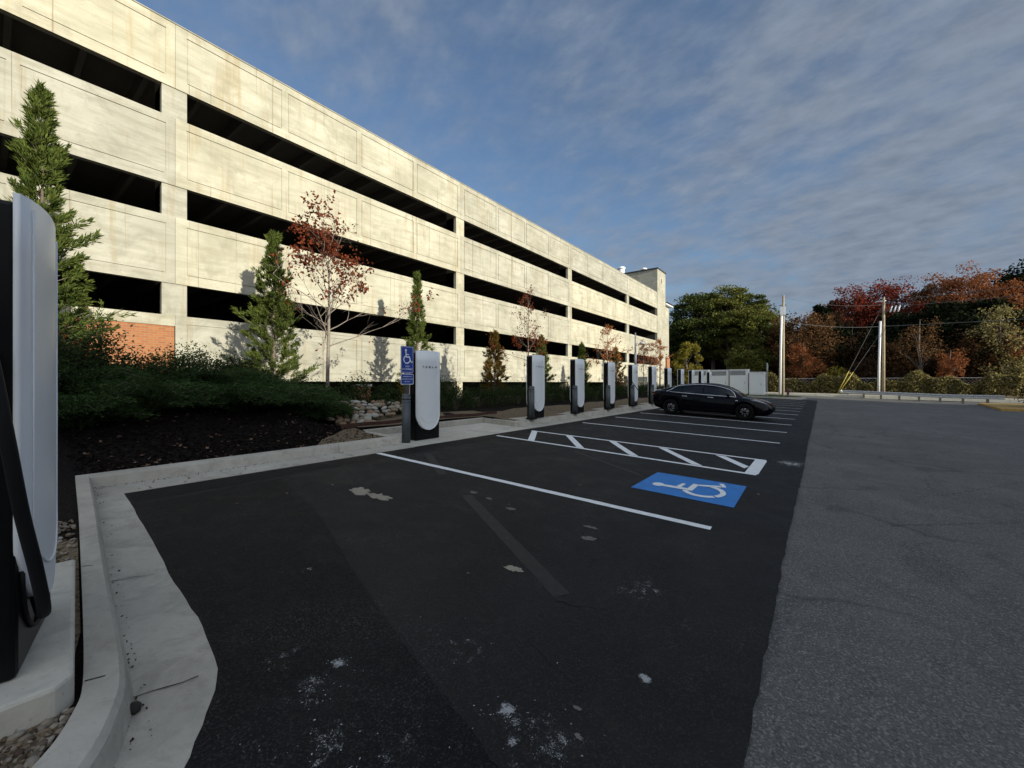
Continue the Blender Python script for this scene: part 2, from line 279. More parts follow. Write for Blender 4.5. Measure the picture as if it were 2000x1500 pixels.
M = dict(
 facade=m_facade(), kerb=m_concrete('kerb_concrete', (.35,.33,.285), (.51,.485,.43)), pad=m_concrete('pad_concrete', (.44,.42,.37), (.57,.55,.49), .8), seal=m_seal(), drive=m_drive(), brick=m_brick(),
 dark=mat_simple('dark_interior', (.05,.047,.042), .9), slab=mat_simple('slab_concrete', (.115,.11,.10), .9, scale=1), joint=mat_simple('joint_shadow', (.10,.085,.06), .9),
 paint=mat_simple('white_road_paint', (.72,.74,.76), .7, var=.10, scale=14, bump=.3), faded=mat_simple('worn_line', (.0145,.0135,.0125), .8, var=.35, scale=14), blue=mat_simple('blue_road_paint', (.022,.18,.52), .65, var=.14, scale=9, bump=.3),
 white=mat_simple('white_panel', (.74,.77,.80), .38, var=.04, scale=3), black=mat_simple('black_plastic', (.004,.0045,.005), .35, var=.2, spec=.18), rubber=mat_simple('black_rubber', (.008,.008,.009), .6, spec=.2), grey_bol=mat_simple('grey_post', (.055,.066,.075), .5),
 grey_ring=mat_simple('grey_ring', (.16,.18,.20), .5), silver=mat_simple('brushed_silver', (.62,.62,.62), .3, .9), galv=mat_simple('galvanised_steel', (.50,.51,.52), .5, .15, var=.2), sign_blue=mat_simple('sign_blue', (.008,.045,.30), .4),
 sign_white=mat_simple('sign_white', (.75,.78,.85), .5), tan=mat_simple('tan_sign', (.62,.55,.38), .6), brown=mat_simple('brown_lettering', (.12,.09,.05), .7), corten=mat_simple('rusted_steel', (.055,.022,.013), .8, var=.4),
 car=mat_simple('black_car_paint', (.003,.003,.005), .10, var=.1, spec=.14), glass=mat_simple('tinted_glass', (.005,.009,.012), .04, var=.1, spec=.4), chrome=mat_simple('chrome_trim', (.80,.80,.82), .4, .5), tyre=mat_simple('tyre', (.005,.005,.005), .9, spec=.15),
 rim=mat_simple('shaded_rim', (.010,.010,.011), .35, .7), lamp=mat_simple('headlamp_glass', (.30,.33,.37), .12), red=mat_simple('tail_lamp', (.16,.006,.006), .15),  # rim and tyre darkened, wheel-arch shade put into their colour
 bark=mat_simple('bark', (.13,.105,.085), .9, var=.4, scale=12), bark_pale=mat_simple('pale_bark', (.20,.17,.145), .9, var=.3, scale=12), wood_pole=mat_simple('pole_wood', (.30,.25,.17), .9, var=.25, scale=4), pvc=mat_simple('white_conduit', (.76,.77,.79), .5, var=.06),
 yellow=mat_simple('yellow_guard', (.42,.34,.05), .6), wire=mat_simple('wire', (.10,.10,.10), .5), hydrant=mat_simple('hydrant_paint', (.12,.05,.06), .5), roof=mat_simple('roof_edge', (.03,.03,.035), .7),
 mulch=None, gravel=None)
def m_mulch():
    t = NT('mulch'); n = t.noise(22, 6, .75); n2 = t.noise(2, 4); v = t.n('ShaderNodeTexVoronoi'); v.inputs['Scale'].default_value = 38; t.L.new(t.tc.outputs['Object'], v.inputs['Vector'])
    c = t.ramp(n, [(.35, (.0045, .0038, .0035)), (.6, (.014, .011, .010)), (.8, (.032, .025, .021))]); t.bump(t.math('ADD', n, v.outputs['Distance']), .9, .04); return t.out(c, .95, 0, .15)
def m_straw(a=(.10,.075,.05), b=(.26,.20,.13)):
    t = NT('tan_gravel'); v = t.n('ShaderNodeTexVoronoi'); v.inputs['Scale'].default_value = 45; t.L.new(t.tc.outputs['Object'], v.inputs['Vector']); n = t.noise(3, 5)
    c = t.mix(t.ramp(v.outputs['Color'], [(.2, 0.), (.8, 1.)]), a, b); c = t.mix(t.math('MULTIPLY', n, .5), c, a); t.bump(v.outputs['Distance'], .8, .02); return t.out(c, .95, 0, .2)
M['mulch'] = m_mulch(); M['gravel'] = m_straw(); M['pebble'] = leaf_mat('pebbles', [(.06,.045,.035), (.20,.15,.10), (.34,.30,.24), (.10,.075,.055), (.42,.39,.34)], 0)
M['stone'] = leaf_mat('river_stone', [(.20,.16,.11), (.36,.31,.24), (.42,.42,.40), (.28,.20,.13), (.33,.32,.29)], 0)
def m_grass():
    t = NT('grass'); n = t.noise(3, 5, .7); return t.out(t.ramp(n, [(.3, (.035, .06, .014)), (.7, (.07, .10, .03))]), .95, 0, .1)
M['grass'] = m_grass(); M['soil'] = mat_simple('soil', (.07,.055,.035), .95, var=.4, scale=.6)

# ------------------------------------------------------------------ ground, lot, driveway
def strip_sheet(name, mat, left, right, dz, kind='structure', sub=6):
    """left/right: lists of (x,y) with the same count; sheet following the sloped ground"""
    b = MB(); n = len(left); V = []; Fs = []
    for (xa, ya), (xb, yb) in zip(left, right):
        for k in range(sub+1):
            x = xa+(xb-xa)*k/sub; y = ya+(yb-ya)*k/sub; V.append((x, y, g0(x)+dz))
    for i in range(n-1):
        for k in range(sub): a = i*(sub+1)+k; Fs.append((a, a+1, a+sub+2, a+sub+1))
    b.add(V, Fs); o = b.build(name, mat); tag(o, kind=kind); return o
# earth
b = MB(); xs = [-900, -200, -60, -20, -9, -6, -3, 0, 3, 6, 9, 30, 100, 300, 900]; ys = [-900, -200, -40, 0, 40, 100, 250, 900]
b.add([(x, y, g0(x)-.9 if -20 <= x < -4 and -10 < y < 50 else g0(x)-.06) for y in ys for x in xs], [(j*15+i, j*15+i+1, (j+1)*15+i+1, (j+1)*15+i) for j in range(7) for i in range(14)])
tag(b.build('ground', M['soil']), kind='structure')
rr = random.Random(3)
# driveway
strip_sheet('driveway', M['drive'], [(-1.2, -30), (-1.2, 40), (-1.2, 44), (-11, 52), (-11, 56.5)], [(24, -30), (24, 40), (24, 44), (24, 52), (24, 56.5)], -.012, sub=12)
# sealed lot, ragged seam
SOUTH = [(-6.37, .98), (-5.5, .93), (-4.6, .87), (-3.73, .81), (-3.2, .79), (-2.73, .75), (-2.48, .72), (-2.30, .67), (-2.12, .60), (-1.95, .50), (-1.75, .34), (-1.5, .02), (-1.3, -.4), (-1.15, -1.1), (-1.1, -3), (-1.1, -9)]
def seam(y): return -.25+.008*math.sin(y*.9)+.0032*y
L_, R_ = [], []
SOUTH = [(x-.05, y-.06) for x, y in SOUTH]
ysm = [-9, -3, -1.1, -.4, .02, .34]+[.5+.14*i for i in range(60)]+[9+.4*i for i in range(84)]
def xsouth(y):
    if y >= .98: return -6.37
    P = SOUTH[::-1]
    for (x0, y0), (x1, y1) in zip(P, P[1:]):
        if y0 <= y <= y1: return x0+(x1-x0)*(y-y0)/max(1e-6, y1-y0)
    return -1.1
for y in ysm:
    if y < .34: L_.append((xsouth(y), y)); R_.append((seam(y), y))
for (x, y) in [(-1.75, .34), (-1.95, .5), (-2.12, .6), (-2.3, .67), (-2.48, .72), (-2.73, .75), (-3.2, .79), (-3.73, .81), (-4.6, .87), (-5.5, .93), (-6.37, .98)]: L_.append((x-.04, y-.05)); R_.append((seam(y)+rr.uniform(-.01, .01), y))
y = 1.05
while y < 42.4: L_.append((-6.37, y)); R_.append((seam(y)+rr.uniform(-.008, .008), y)); y += .11 if y < 12 else .5
strip_sheet('parking_lot', M['seal'], L_, R_, 0.0, sub=6)
def decal(name, mat, polys, dz=.004):
    b = MB()
    for p in polys: b.add([(x, y, g0(x)+dz) for x, y in p], [tuple(range(len(p)))])
    o = b.build(name, mat); tag(o, kind='structure'); return o
def lineq(x0, y0, x1, y1, w):
    d = Vector((x1-x0, y1-y0)).normalized(); n = Vector((-d.y, d.x))*w/2; return [(x0-n.x, y0-n.y), (x1-n.x, y1-n.y), (x1+n.x, y1+n.y), (x0+n.x, y0+n.y)]
def tline(name, x0, y0, x1, y1, w, mat='paint', dz=.004):
    # slightly ragged painted line
    n = max(2, int(math.hypot(x1-x0, y1-y0)/.12)); d = Vector((x1-x0, y1-y0)).normalized(); nn = Vector((-d.y, d.x)); A = []; B = []
    for i in range(n+1):
        t = i/n; x = x0+(x1-x0)*t; y = y0+(y1-y0)*t; A.append((x-nn.x*(w/2+rr.uniform(-.003, .004)), y-nn.y*(w/2+rr.uniform(-.003, .004)))); B.append((x+nn.x*(w/2+rr.uniform(-.003, .004)), y+nn.y*(w/2+rr.uniform(-.003, .004))))
    return strip_sheet(name, M[mat], A, B, dz, sub=1)
tline('stall_line', -6.34, 4.33, -.87, 4.46, .105)
for Y in (11.72, 14.34, 16.95, 19.69, 22.43, 25.17, 27.91, 30.65, 33.4, 36.1, 38.85): tline('stall_line', -6.05, Y-.04, -.76, Y+.04, .10)
# accessible aisle: two long lines, end bar, hatch bars
hat = [lineq(-6.2, 7.53, -.80, 7.50, .10), lineq(-6.1, 8.88, -.80, 8.98, .10), [(-.97, 7.55), (-.78, 7.55), (-.78, 8.93), (-.97, 8.93)]]
for xa, xb in ((-6.00, -5.23), (-4.97, -3.98), (-3.82, -2.83), (-2.68, -1.70)):
    hat.append([(xb-.09, 7.58), (xb+.09, 7.58), (xa+.09, 8.86), (xa-.09, 8.86)])
hat.append([(-1.02, 7.90), (-.975, 8.12), (-1.47, 8.86), (-1.65, 8.86)])
decal('aisle_hatching', M['paint'], hat)
# blue accessible square with its symbol
decal('blue_symbol_panel', M['blue'], [[(-2.05, 5.37), (-.80, 5.37), (-.82, 6.58), (-2.05, 6.53)]])
def wheelchair(S):    # polygons, unit height ~1, x right y up
    out = []
    def arc(cx, cy, r0, r1, a0, a1, n=12):
        P = [(cx+r1*math.cos(R(a0+(a1-a0)*i/n)), cy+r1*math.sin(R(a0+(a1-a0)*i/n))) for i in range(n+1)]
        Q = [(cx+r0*math.cos(R(a0+(a1-a0)*i/n)), cy+r0*math.sin(R(a0+(a1-a0)*i/n))) for i in range(n+1)]
        return [[P[i], P[i+1], Q[i+1], Q[i]] for i in range(n)]
    out.append([(-.10+.085*math.cos(R(a)), .90+.085*math.sin(R(a))) for a in range(0, 360, 24)])
    out.append([(-.145, .82), (-.055, .82), (-.035, .50), (-.125, .47)])
    out.append([(-.05, .655), (.16, .635), (.16, .575), (-.045, .59)])
    out.append([(-.12, .468), (-.036, .498), (.235, .49), (.235, .41), (-.12, .41)])
    out.append([(.16, .405), (.24, .405), (.36, .14), (.28, .11)])
    out.append([(.30, .105), (.37, .135), (.47, .185), (.49, .125), (.33, .05)])
    out += arc(-.02, .28, .215, .29, 118, 225, 9); out += arc(-.02, .28, .215, .29, 231, 350, 10)
    return [[(x*S, y*S) for x, y in p] for p in out]
# on the pavement the head points to the kerb (-X) and right of the figure is +Y
sy = [[(-.98-y*1.0, 5.90+x*1.25) for x, y in p] for p in wheelchair(.92)]
decal('wheelchair_symbol', M['paint'], sy, .008)
# old ghost lines under the sealant
tline('ghost_line', -5.74, 4.95, -4.4, 4.1, .13, 'faded', .002); tline('ghost_line', -3.45, 3.6, -1.4, 2.4, .13, 'faded', .002); tline('ghost_line', -3.9, 7.15, -2.2, 6.15, .07, 'faded', .002)
# older, browner strip of sealant: a darker overlap band
def blob(cx, cy, r, ax=1.0, n=26, jag=.35, rot=0):
    P = []; ph = [rr.uniform(0, 6.28) for _ in range(5)]
    for i in range(n):
        a = 2*math.pi*i/n; q = 1+jag*(.5*math.sin(2*a+ph[0])+.35*math.sin(5*a+ph[1])+.4*math.sin(9*a+ph[2]))+rr.uniform(-.22, .22)*jag*2
        x, y = r*ax*q*math.cos(a), r*q*math.sin(a); P.append((cx+x*math.cos(rot)-y*math.sin(rot), cy+x*math.sin(rot)+y*math.cos(rot)))
    return P
def fan(name, mat, blobs, dz=.003):
    b = MB()
    for p in blobs:
        cx = sum(q[0] for q in p)/len(p); cy = sum(q[1] for q in p)/len(p); n = len(p)
        b.add([(cx, cy, g0(cx)+dz)]+[(x, y, g0(x)+dz) for x, y in p], [(0, 1+i, 1+(i+1) % n) for i in range(n)])
    tag(b.build(name, mat), kind='structure')
def gpt(u, v):
    r = ray(u, v); t = CZ/(-r.z-.036*r.x); return r.x*t, r.y*t
M['bare'] = mat_simple('bare_pavement', (.25,.225,.18), .9, var=.2, scale=20); M['scuff'] = mat_simple('white_scuff', (.42,.43,.45), .9, var=.3, scale=30); M['dull'] = mat_simple('dull_pavement', (.11,.105,.095), .9, var=.25, scale=20)
bl = []
for u, v, r, ax in ((705, 960, .11, 1.5), (740, 970, .085, 2.0), (1003, 1111, .045, 1.5)): bl.append(blob(*gpt(u, v), r, ax))
fan('bare_patches', M['bare'], bl)
bl = [blob(*gpt(u, v), r, ax) for u, v, r, ax in ((1150, 1052, .05, 1.3), (1153, 1030, .035, 1.6), (998, 994, .03, 2.4), (925, 962, .035, 1.8), (955, 974, .03, 1.4), (1128, 1384, .012, 1.5), (1130, 1440, .012, 1.5))]
fan('thin_patches', M['dull'], bl)
bl = []
for (u0, v0, su, sv, n) in ((985, 1390, 26, 12, 90), (610, 1360, 30, 22, 70), (640, 1450, 50, 40, 60), (665, 1300, 16, 8, 30), (1258, 1325, 7, 5, 12), (790, 1460, 70, 30, 16), (600, 1480, 60, 18, 40), (1000, 1450, 8, 4, 8), (655, 1290, 9, 4, 15), (520, 1135, 6, 2, 4), (1000, 1200, 300, 120, 30), (1100, 1400, 90, 50, 30)):
    for _ in range(int(n*.25)): bl.append(blob(*gpt(rr.gauss(u0, su), min(1560, rr.gauss(v0, sv))), rr.uniform(.0010, .0034), rr.uniform(.8, 1.8), 7, .4, rr.uniform(0, 3)))
fan('white_scuffs', M['scuff'], bl)
# darker second coat along the kerb and at the left, its edge running from kerb to the front
M['coat'] = m_seal(); M['coat'].name = 'fresh_sealant'
rp = [n for n in M['coat'].node_tree.nodes if n.type == 'VALTORGB'][0]
for e_, c_ in zip(rp.color_ramp.elements, ((.0035, .004, .0048), (.0055, .006, .007), (.009, .0095, .0105))): e_.color = (*c_, 1)
ed = [gpt(548, 935), gpt(620, 1000), gpt(700, 1130), gpt(765, 1225), gpt(830, 1310), gpt(930, 1440), gpt(1000, 1530)]
b = MB(); A = []; B = []
for i in range(len(ed)-1):
    for k in range(14):
        t = k/14; x = ed[i][0]*(1-t)+ed[i+1][0]*t; y = ed[i][1]*(1-t)+ed[i+1][1]*t; B.append((x+rr.uniform(-.006, .006), y+rr.uniform(-.006, .006)))
for (x, y) in B:
    ys_ = np.interp(x, [p[0] for p in SOUTH], [p[1] for p in SOUTH]); A.append((x, min(y-.01, float(ys_)+.0)))
strip_sheet('fresh_sealant_strip', M['coat'], A, B, .002, sub=3)
SEAM_LINE = ed
A = [(-6.36, 1.0+.4*i) for i in range(100)]; B = [(-5.92+rr.uniform(-.01, .01)+.02*math.sin(i), 1.0+.4*i) for i in range(100)]
strip_sheet('fresh_sealant_border', M['coat'], A, B, .0025, sub=2)
# worn pale streaks and cracks
M['crack'] = mat_simple('crack', (.008,.008,.009), .9); 
def crack(pts, w, name='pavement_crack', mat='crack', dz=.0035):
    A = []; B = []
    for i in range(len(pts)-1):
        (x0, y0), (x1, y1) = pts[i], pts[i+1]; n = max(2, int(math.hypot(x1-x0, y1-y0)/.05)); d = Vector((x1-x0, y1-y0)).normalized(); nn = (-d.y, d.x)
        for k in range(n):
            t = k/n; j = rr.gauss(0, w*.8); ww = w*rr.uniform(.2, 1); x = x0+(x1-x0)*t+nn[0]*j; y = y0+(y1-y0)*t+nn[1]*j; A.append((x-nn[0]*ww/2, y-nn[1]*ww/2)); B.append((x+nn[0]*ww/2, y+nn[1]*ww/2))
    strip_sheet(name, M[mat], A, B, dz, sub=1)
crack(SEAM_LINE, .010, 'sealant_seam')
crack([gpt(1085, 1172), gpt(1130, 1180), gpt(1200, 1186)], .022); crack([gpt(1030, 1250), gpt(1080, 1300), gpt(1150, 1355)], .008)
for a in (((1660, 922), (1720, 935), (1775, 940)), ((1620, 870), (1700, 880), (1775, 883), (1850, 882)), ((1775, 883), (1800, 870), (1850, 865)), ((1640, 912), (1740, 918)), ((1780, 970), (1850, 965), (2000, 940)), ((1740, 1025), (1850, 1022), (2000, 1020))):
    crack([gpt(*p) for p in a], .010, dz=-.008, mat='crack')

# ------------------------------------------------------------------ kerbs and gutters
def sweep(name, mat, back, face, out, kerb_h=.15, y_caps=True):
    """kerb (solid) between back and face lines and gutter pan between face and outer line"""
    n = len(back); V = []; Fs = []
    for (bx, by), (fx, fy), (ox, oy) in zip(back, face, out):
        tx, ty = fx+(bx-fx)*.14, fy+(by-fy)*.14
        V += [(bx, by, g0(bx)-.1), (bx, by, g0(bx)+kerb_h), (tx, ty, g0(fx)+kerb_h), (fx, fy, g0(fx)+kerb_h-.025), (fx+(ox-fx)*.08, fy+(oy-fy)*.08, g0(fx)+.012), (ox, oy, g0(ox)+.006), (ox, oy, g0(ox)-.1)]
    k = 7
    for i in range(n-1):
        for j in range(k-1): a = i*k+j; Fs.append((a, a+k, a+k+1, a+1))
    Fs += [tuple(range(k)), tuple(range((n-1)*k, n*k))[::-1]]
    return tag(MB().add(V, Fs).build(name, mat), kind='structure')
KB = [(-1.60,-9), (-1.60,-3), (-1.66,-1.0), (-1.80,-.4), (-1.95,-.05), (-2.12,.12), (-2.30,.21), (-2.48,.255), (-3.0,.31), (-3.87,.39), (-5.2,.51), (-6.3,.60), (-7.03,.66)]
KF = [(-1.44,-9), (-1.44,-3), (-1.50,-1.0), (-1.64,-.32), (-1.80,.05), (-1.98,.22), (-2.20,.32), (-2.44,.38), (-2.98,.43), (-3.84,.50), (-5.15,.62), (-6.2,.71), (-6.87,.77)]
KO = [(-1.1,-9), (-1.1,-3), (-1.15,-1.1), (-1.3,-.4), (-1.5,.02), (-1.75,.34), (-2.05,.55), (-2.37,.70), (-2.95,.77), (-3.73,.81), (-5.0,.90), (-5.9,.955), (-6.37,.98)]
def dens(Pn, n=5):
    out = []
    for i in range(len(Pn)-1):
        p0, p1, p2, p3 = Pn[max(0, i-1)], Pn[i], Pn[i+1], Pn[min(len(Pn)-1, i+2)]
        for k in range(n):
            t = k/n; out.append(tuple(.5*(2*p1[c]+(p2[c]-p0[c])*t+(2*p0[c]-5*p1[c]+4*p2[c]-p3[c])*t*t+(3*p1[c]-p0[c]-3*p2[c]+p3[c])*t**3) for c in (0, 1)))
    return out+[Pn[-1]]
sweep('kerb', M['kerb'], dens(KB), dens(KF), [(x+rr.uniform(-.004, .006), y+rr.uniform(-.004, .006)) for x, y in dens(KO)])
kk = lambda ys, xb, xf, xo: ([(xb, y) for y in ys], [(xf, y) for y in ys], [(xo, y) for y in ys])
sweep('kerb', M['kerb'], *kk([.66, 1.5, 3, 3.86], -7.03, -6.87, -6.37)); sweep('kerb', M['kerb'], *kk([3.868, 5.18], -7.03, -6.87, -6.37))
def kbox(x0, x1, y0, y1):
    b = MB(); P = []
    for z in (-.1, .15):
        for x, y in ((x0, y0), (x1, y0), (x1, y1), (x0, y1)): P.append((x, y, g0(x)+z))
    return tag(b.add(P, [(0,3,2,1),(4,5,6,7),(0,1,5,4),(1,2,6,5),(2,3,7,6),(3,0,4,7)]).build('kerb', M['kerb'], bevel=.015), kind='structure')
kbox(-8.05, -7.033, 5.03, 5.18); kbox(-8.20, -8.053, 5.03, 9.30); kbox(-8.05, -6.85, 9.15, 9.30)
ys = [9.303, 11.5]; segs = [(9.303, 11.9)]+[(11.905+3*i, 14.9+3*i) for i in range(9)]
for a, c_ in segs: sweep('kerb', M['kerb'], *kk([a, c_], -7.0, -6.85, -6.37))
# apron in the recess around the first charger
strip_sheet('charger_apron', M['pad'], [(-8.05, 5.18), (-8.05, 9.15)], [(-6.37, 5.18), (-6.37, 9.302)], .008, sub=3)
crack([(-2.48, .26), (-2.44, .38)], .008, 'kerb_joint', dz=.152)
for (a, c_) in (((-2.43, .40), (-2.35, .68)), ((-3.84, .53), (-3.73, .79)), ((-6.37+.0, 3.864), (-6.85, 3.864))): crack([a, c_], .010, 'kerb_joint', dz=.016)
crack([(-3.87, .39), (-3.84, .50)], .009, 'kerb_joint', dz=.153)

# ------------------------------------------------------------------ planting bed
def sm(t): t = max(0., min(1., t)); return t*t*(3-2*t)
def bed_h(x, y):
    base = g0(x)+.115; d = max(0., -7.0-x); z = base
    south = sm((5.0-y)/1.6)
    z += south*(.80*sm(d/3.2)+.12*sm((d-3)/2))
    z += (1-south)*(.10*sm(d/2.5)+.12*sm((d-2)/2))
    if y < .7: z += .25*sm((-4.0-x)/3.0)*sm((.5-y)/1.0)
    drop = sm((-14.2-x)/1.2); z = z*(1-drop)+(-.35)*drop if y > 4.6 else z
    z += .03*math.sin(x*3.1+y*1.7)*math.sin(y*2.3-x)*min(1, d*1.5+(.3 if y < .3 else 0))
    return z
def bed(name, mat, xf0, xf1, ys_, nx, off=0):
    V = []; Fs = []
    for y in ys_:
        a, c_ = xf0(y), xf1(y)
        for i in range(nx+1): x = a+(c_-a)*i/nx; V.append((x, y, bed_h(x, y)+off))
    for j in range(len(ys_)-1):
        for i in range(nx): q = j*(nx+1)+i; Fs.append((q, q+1, q+nx+2, q+nx+1))
    return tag(MB().add(V, Fs).build(name, mat, smooth=True), kind='structure')
bed('mulch_bed', M['mulch'], lambda y: -17.0, lambda y: -7.02, [.655+.2*i for i in range(23)]+[5.1], 60)
bed('mulch_bed', M['mulch'], lambda y: -17.0, lambda y: -8.19, [5.1+.25*i for i in range(17)]+[9.2], 50)
bed('mulch_bed', M['mulch'], lambda y: -17.0, lambda y: -6.99, [9.2+.4*i for i in range(80)], 50)
# south of the lot: between the kerb back line and behind the camera
V = []; Fs = []; xs_ = [-17+.35*i for i in range(28)]+[-7.2]+[-7.02+.25*i for i in range(18)]+[-2.48, -2.3, -2.12, -1.95, -1.80, -1.66, -1.62]
def kby(x): return float(np.interp(x, [p[0] for p in KB[::-1]][:12], [p[1] for p in KB[::-1]][:12])) if x > -7.03 else .66
for x in xs_:
    for j in range(25): t = (j/24)**1.6; y = kby(x)-t*(9+kby(x)); V.append((x, y, bed_h(x, y)))
for i in range(len(xs_)-1):
    for j in range(24): q = i*25+j; Fs.append((q, q+1, q+26, q+25))
tag(MB().add(V, Fs).build('mulch_bed', M['mulch'], smooth=True), kind='structure')
# gravel / pine straw bands near the kerb
def patchg(name, mat, poly_l, poly_r, off=.012, sub=14):
    V = []; Fs = []
    for (xa, ya), (xb, yb) in zip(poly_l, poly_r):
        for k in range(sub+1): x = xa+(xb-xa)*k/sub; y = ya+(yb-ya)*k/sub; V.append((x, y, bed_h(x, y)+off))
    for i in range(len(poly_l)-1):
        for k in range(sub): q = i*(sub+1)+k; Fs.append((q, q+1, q+sub+2, q+sub+1))
    tag(MB().add(V, Fs).build(name, mat, smooth=True), kind='structure')
patchg('gravel_bed', M['gravel'], [(-7.1, 3.6), (-7.5, 3.9), (-7.8, 4.3), (-8.15, 4.7), (-8.2, 5.0)], [(-7.04, 3.6), (-7.04, 3.9), (-7.04, 4.3), (-7.04, 4.7), (-7.04, 5.0)], .02)
patchg('gravel_bed', M['gravel'], [(-9.4, 5.3), (-9.4, 6), (-9.6, 7), (-9.4, 8), (-9.3, 9.2), (-9.2, 9.9)], [(-8.22, 5.1), (-8.22, 6), (-8.22, 7), (-8.22, 8), (-8.22, 9.2), (-8.22, 9.9)], .02)
patchg('gravel_bed', M['gravel'], [(-8.9+.15*math.sin(i), 9.35+.8*i) for i in range(34)], [(-7.0, 9.35+.8*i) for i in range(34)], .02)
patchg('gravel_bed', M['gravel'], [(-4.6, kby(-4.6)-1.4), (-4.0, -1.2), (-3, -1.3), (-2.2, -1.3), (-1.63, -1.4)], [(-4.6, kby(-4.6)-.01), (-4.0, kby(-4.0)-.01), (-3, kby(-3)-.01), (-2.2, kby(-2.2)-.01), (-1.63, -1.0)], .012)

# rusted steel edging behind the recess kerb
def edging(name, pts, label):
    b = MB()
    for (x0, y0), (x1, y1) in zip(pts, pts[1:]):
        for k in range(6):
            xa, ya, xb, yb = x0+(x1-x0)*k/6, y0+(y1-y0)*k/6, x0+(x1-x0)*(k+1)/6, y0+(y1-y0)*(k+1)/6
            b.add([(xa, ya, bed_h(xa, ya)-.05), (xb, yb, bed_h(xb, yb)-.05), (xb, yb, bed_h(xb, yb)+.10), (xa, ya, bed_h(xa, ya)+.10), (xa-.02, ya-.01, bed_h(xa, ya)-.05), (xb-.02, yb-.01, bed_h(xb, yb)-.05), (xb-.02, yb-.01, bed_h(xb, yb)+.10), (xa-.02, ya-.01, bed_h(xa, ya)+.10)],
                  [(0,1,2,3), (7,6,5,4), (3,2,6,7), (0,4,5,1), (1,5,6,2), (0,3,7,4)])
    tag(b.build(name, M['corten']), label, 'garden edging')
edging('steel_edging', [(-8.30, 4.75), (-8.40, 6.4), (-8.42, 9.0), (-8.40, 10.2)], 'low rusty brown steel edging strip behind the kerb of the charger recess')

# ------------------------------------------------------------------ parking garage
FX = -17.0; BAY = 13.35; COLS = [3.86-BAY*2, 3.86-BAY, 3.86, 17.25, 30.55, 43.75]; YEND = 53.9; DEP = 19.0
gar = empty('parking_garage', (FX-DEP/2, 15, 0), 0, 'four storey cream concrete parking garage with long dark openings, left of the chargers', 'parking garage')
gar_M = Matrix.Translation((-(FX-DEP/2), -15, 0))
def gb(mb, name, mat, smooth=False, label=None, parent=gar):
    mb.v = [(x-(FX-DEP/2), y-15, z) for x, y, z in mb.v] if parent is gar else mb.v
    o = mb.build(name, mat, parent, smooth)
    if parent is gar: pass
    if label: o['label'] = label
    return o
# Object texture coordinates are local: fine
BANDS = [(1.55, 3.73), (4.79, 7.0), (8.04, 10.28), (11.28, 13.40)]
G_ = .035
def panel_front(b, y0, y1, z0, z1, fields):
    """spandrel slab with V-groove rectangles: field blocks and border blocks proud of the groove bottom"""
    x0, x1 = FX-.20, FX-.028; b.cur = 0
    b.box(x0, x1, y0, y1, z0, z1)
    xp = FX
    # border strips
    fz0, fz1 = z0+.34, z1-.30
    b.box(x1+.001, xp, y0, y1, z0, fz0-G_); b.box(x1+.001, xp, y0, y1, fz1+G_, z1)
    yy = y0
    for (a, c_) in fields:
        if a-G_ > yy: b.box(x1+.001, xp, yy, a-G_, fz0-G_, fz1+G_)
        b.box(x1+.001, xp-.003, a, c_, fz0, fz1); yy = c_+G_
    if y1 > yy: b.box(x1+.001, xp, yy, y1, fz0-G_, fz1+G_)
ends = [(COLS[i]+.004, COLS[i+1]-.004) for i in range(5)]+[(COLS[5]+.004, YEND-.01)]
for bi, (ya, yb) in enumerate(ends):
    nf = 4 if bi < 5 else 3; w = (yb-ya-.30*2-.30*(nf-1))/nf
    fl = [(ya+.33+i*(w+.30), ya+.33+i*(w+.30)+w) for i in range(nf)]
    for li, (z0, z1) in enumerate(BANDS):
        b = MB()
        if bi <= 1 and li == 0:
            b.box(FX-.20, FX+.01, ya, yb, 3.38, 3.73); gb(b, 'spandrel_panel', M['facade']); continue
        panel_front(b, ya, yb, z0, z1, fl); gb(b, 'spandrel_panel', M['facade'])
b = MB(); b.box(FX-.25, FX-.02, COLS[0], COLS[2]-.02, .2, 3.377); gb(b, 'brick_wall', M['brick'], label='orange brick wall under the lowest concrete band')
for ci, cy in enumerate(COLS):
    b = MB()
    for i in range(3): b.box(FX-.85, FX-.035, cy-.34, cy+.32, BANDS[i][1]+.001, BANDS[i+1][0]-.001)
    b.box(FX-.85, FX-.23, cy-.34, cy+.32, -1.0, BANDS[3][1]-.4)
    b.box(FX-.225, FX-.04, cy-.25, cy+.2, -1.0, 1.549)
    gb(b, 'column', M['facade'])
for i, z in enumerate((.35, 3.5, 6.75, 10.0)):
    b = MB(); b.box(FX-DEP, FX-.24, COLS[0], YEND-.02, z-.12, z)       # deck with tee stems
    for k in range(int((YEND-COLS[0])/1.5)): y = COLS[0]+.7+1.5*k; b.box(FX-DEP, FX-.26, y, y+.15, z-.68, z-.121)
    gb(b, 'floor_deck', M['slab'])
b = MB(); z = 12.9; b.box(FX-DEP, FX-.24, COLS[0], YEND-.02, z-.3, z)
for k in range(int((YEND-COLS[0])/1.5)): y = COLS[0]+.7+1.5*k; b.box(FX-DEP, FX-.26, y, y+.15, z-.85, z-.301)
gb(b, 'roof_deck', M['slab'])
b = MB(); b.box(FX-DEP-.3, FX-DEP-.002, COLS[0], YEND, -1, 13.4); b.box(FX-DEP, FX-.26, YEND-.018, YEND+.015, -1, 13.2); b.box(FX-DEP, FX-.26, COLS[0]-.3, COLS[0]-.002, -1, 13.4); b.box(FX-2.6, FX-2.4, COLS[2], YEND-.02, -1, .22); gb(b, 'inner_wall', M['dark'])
b = MB(); b.box(FX-.01, FX+.03, COLS[0], YEND-.05, 13.402, 13.43); gb(b, 'parapet_cap', M['facade'])
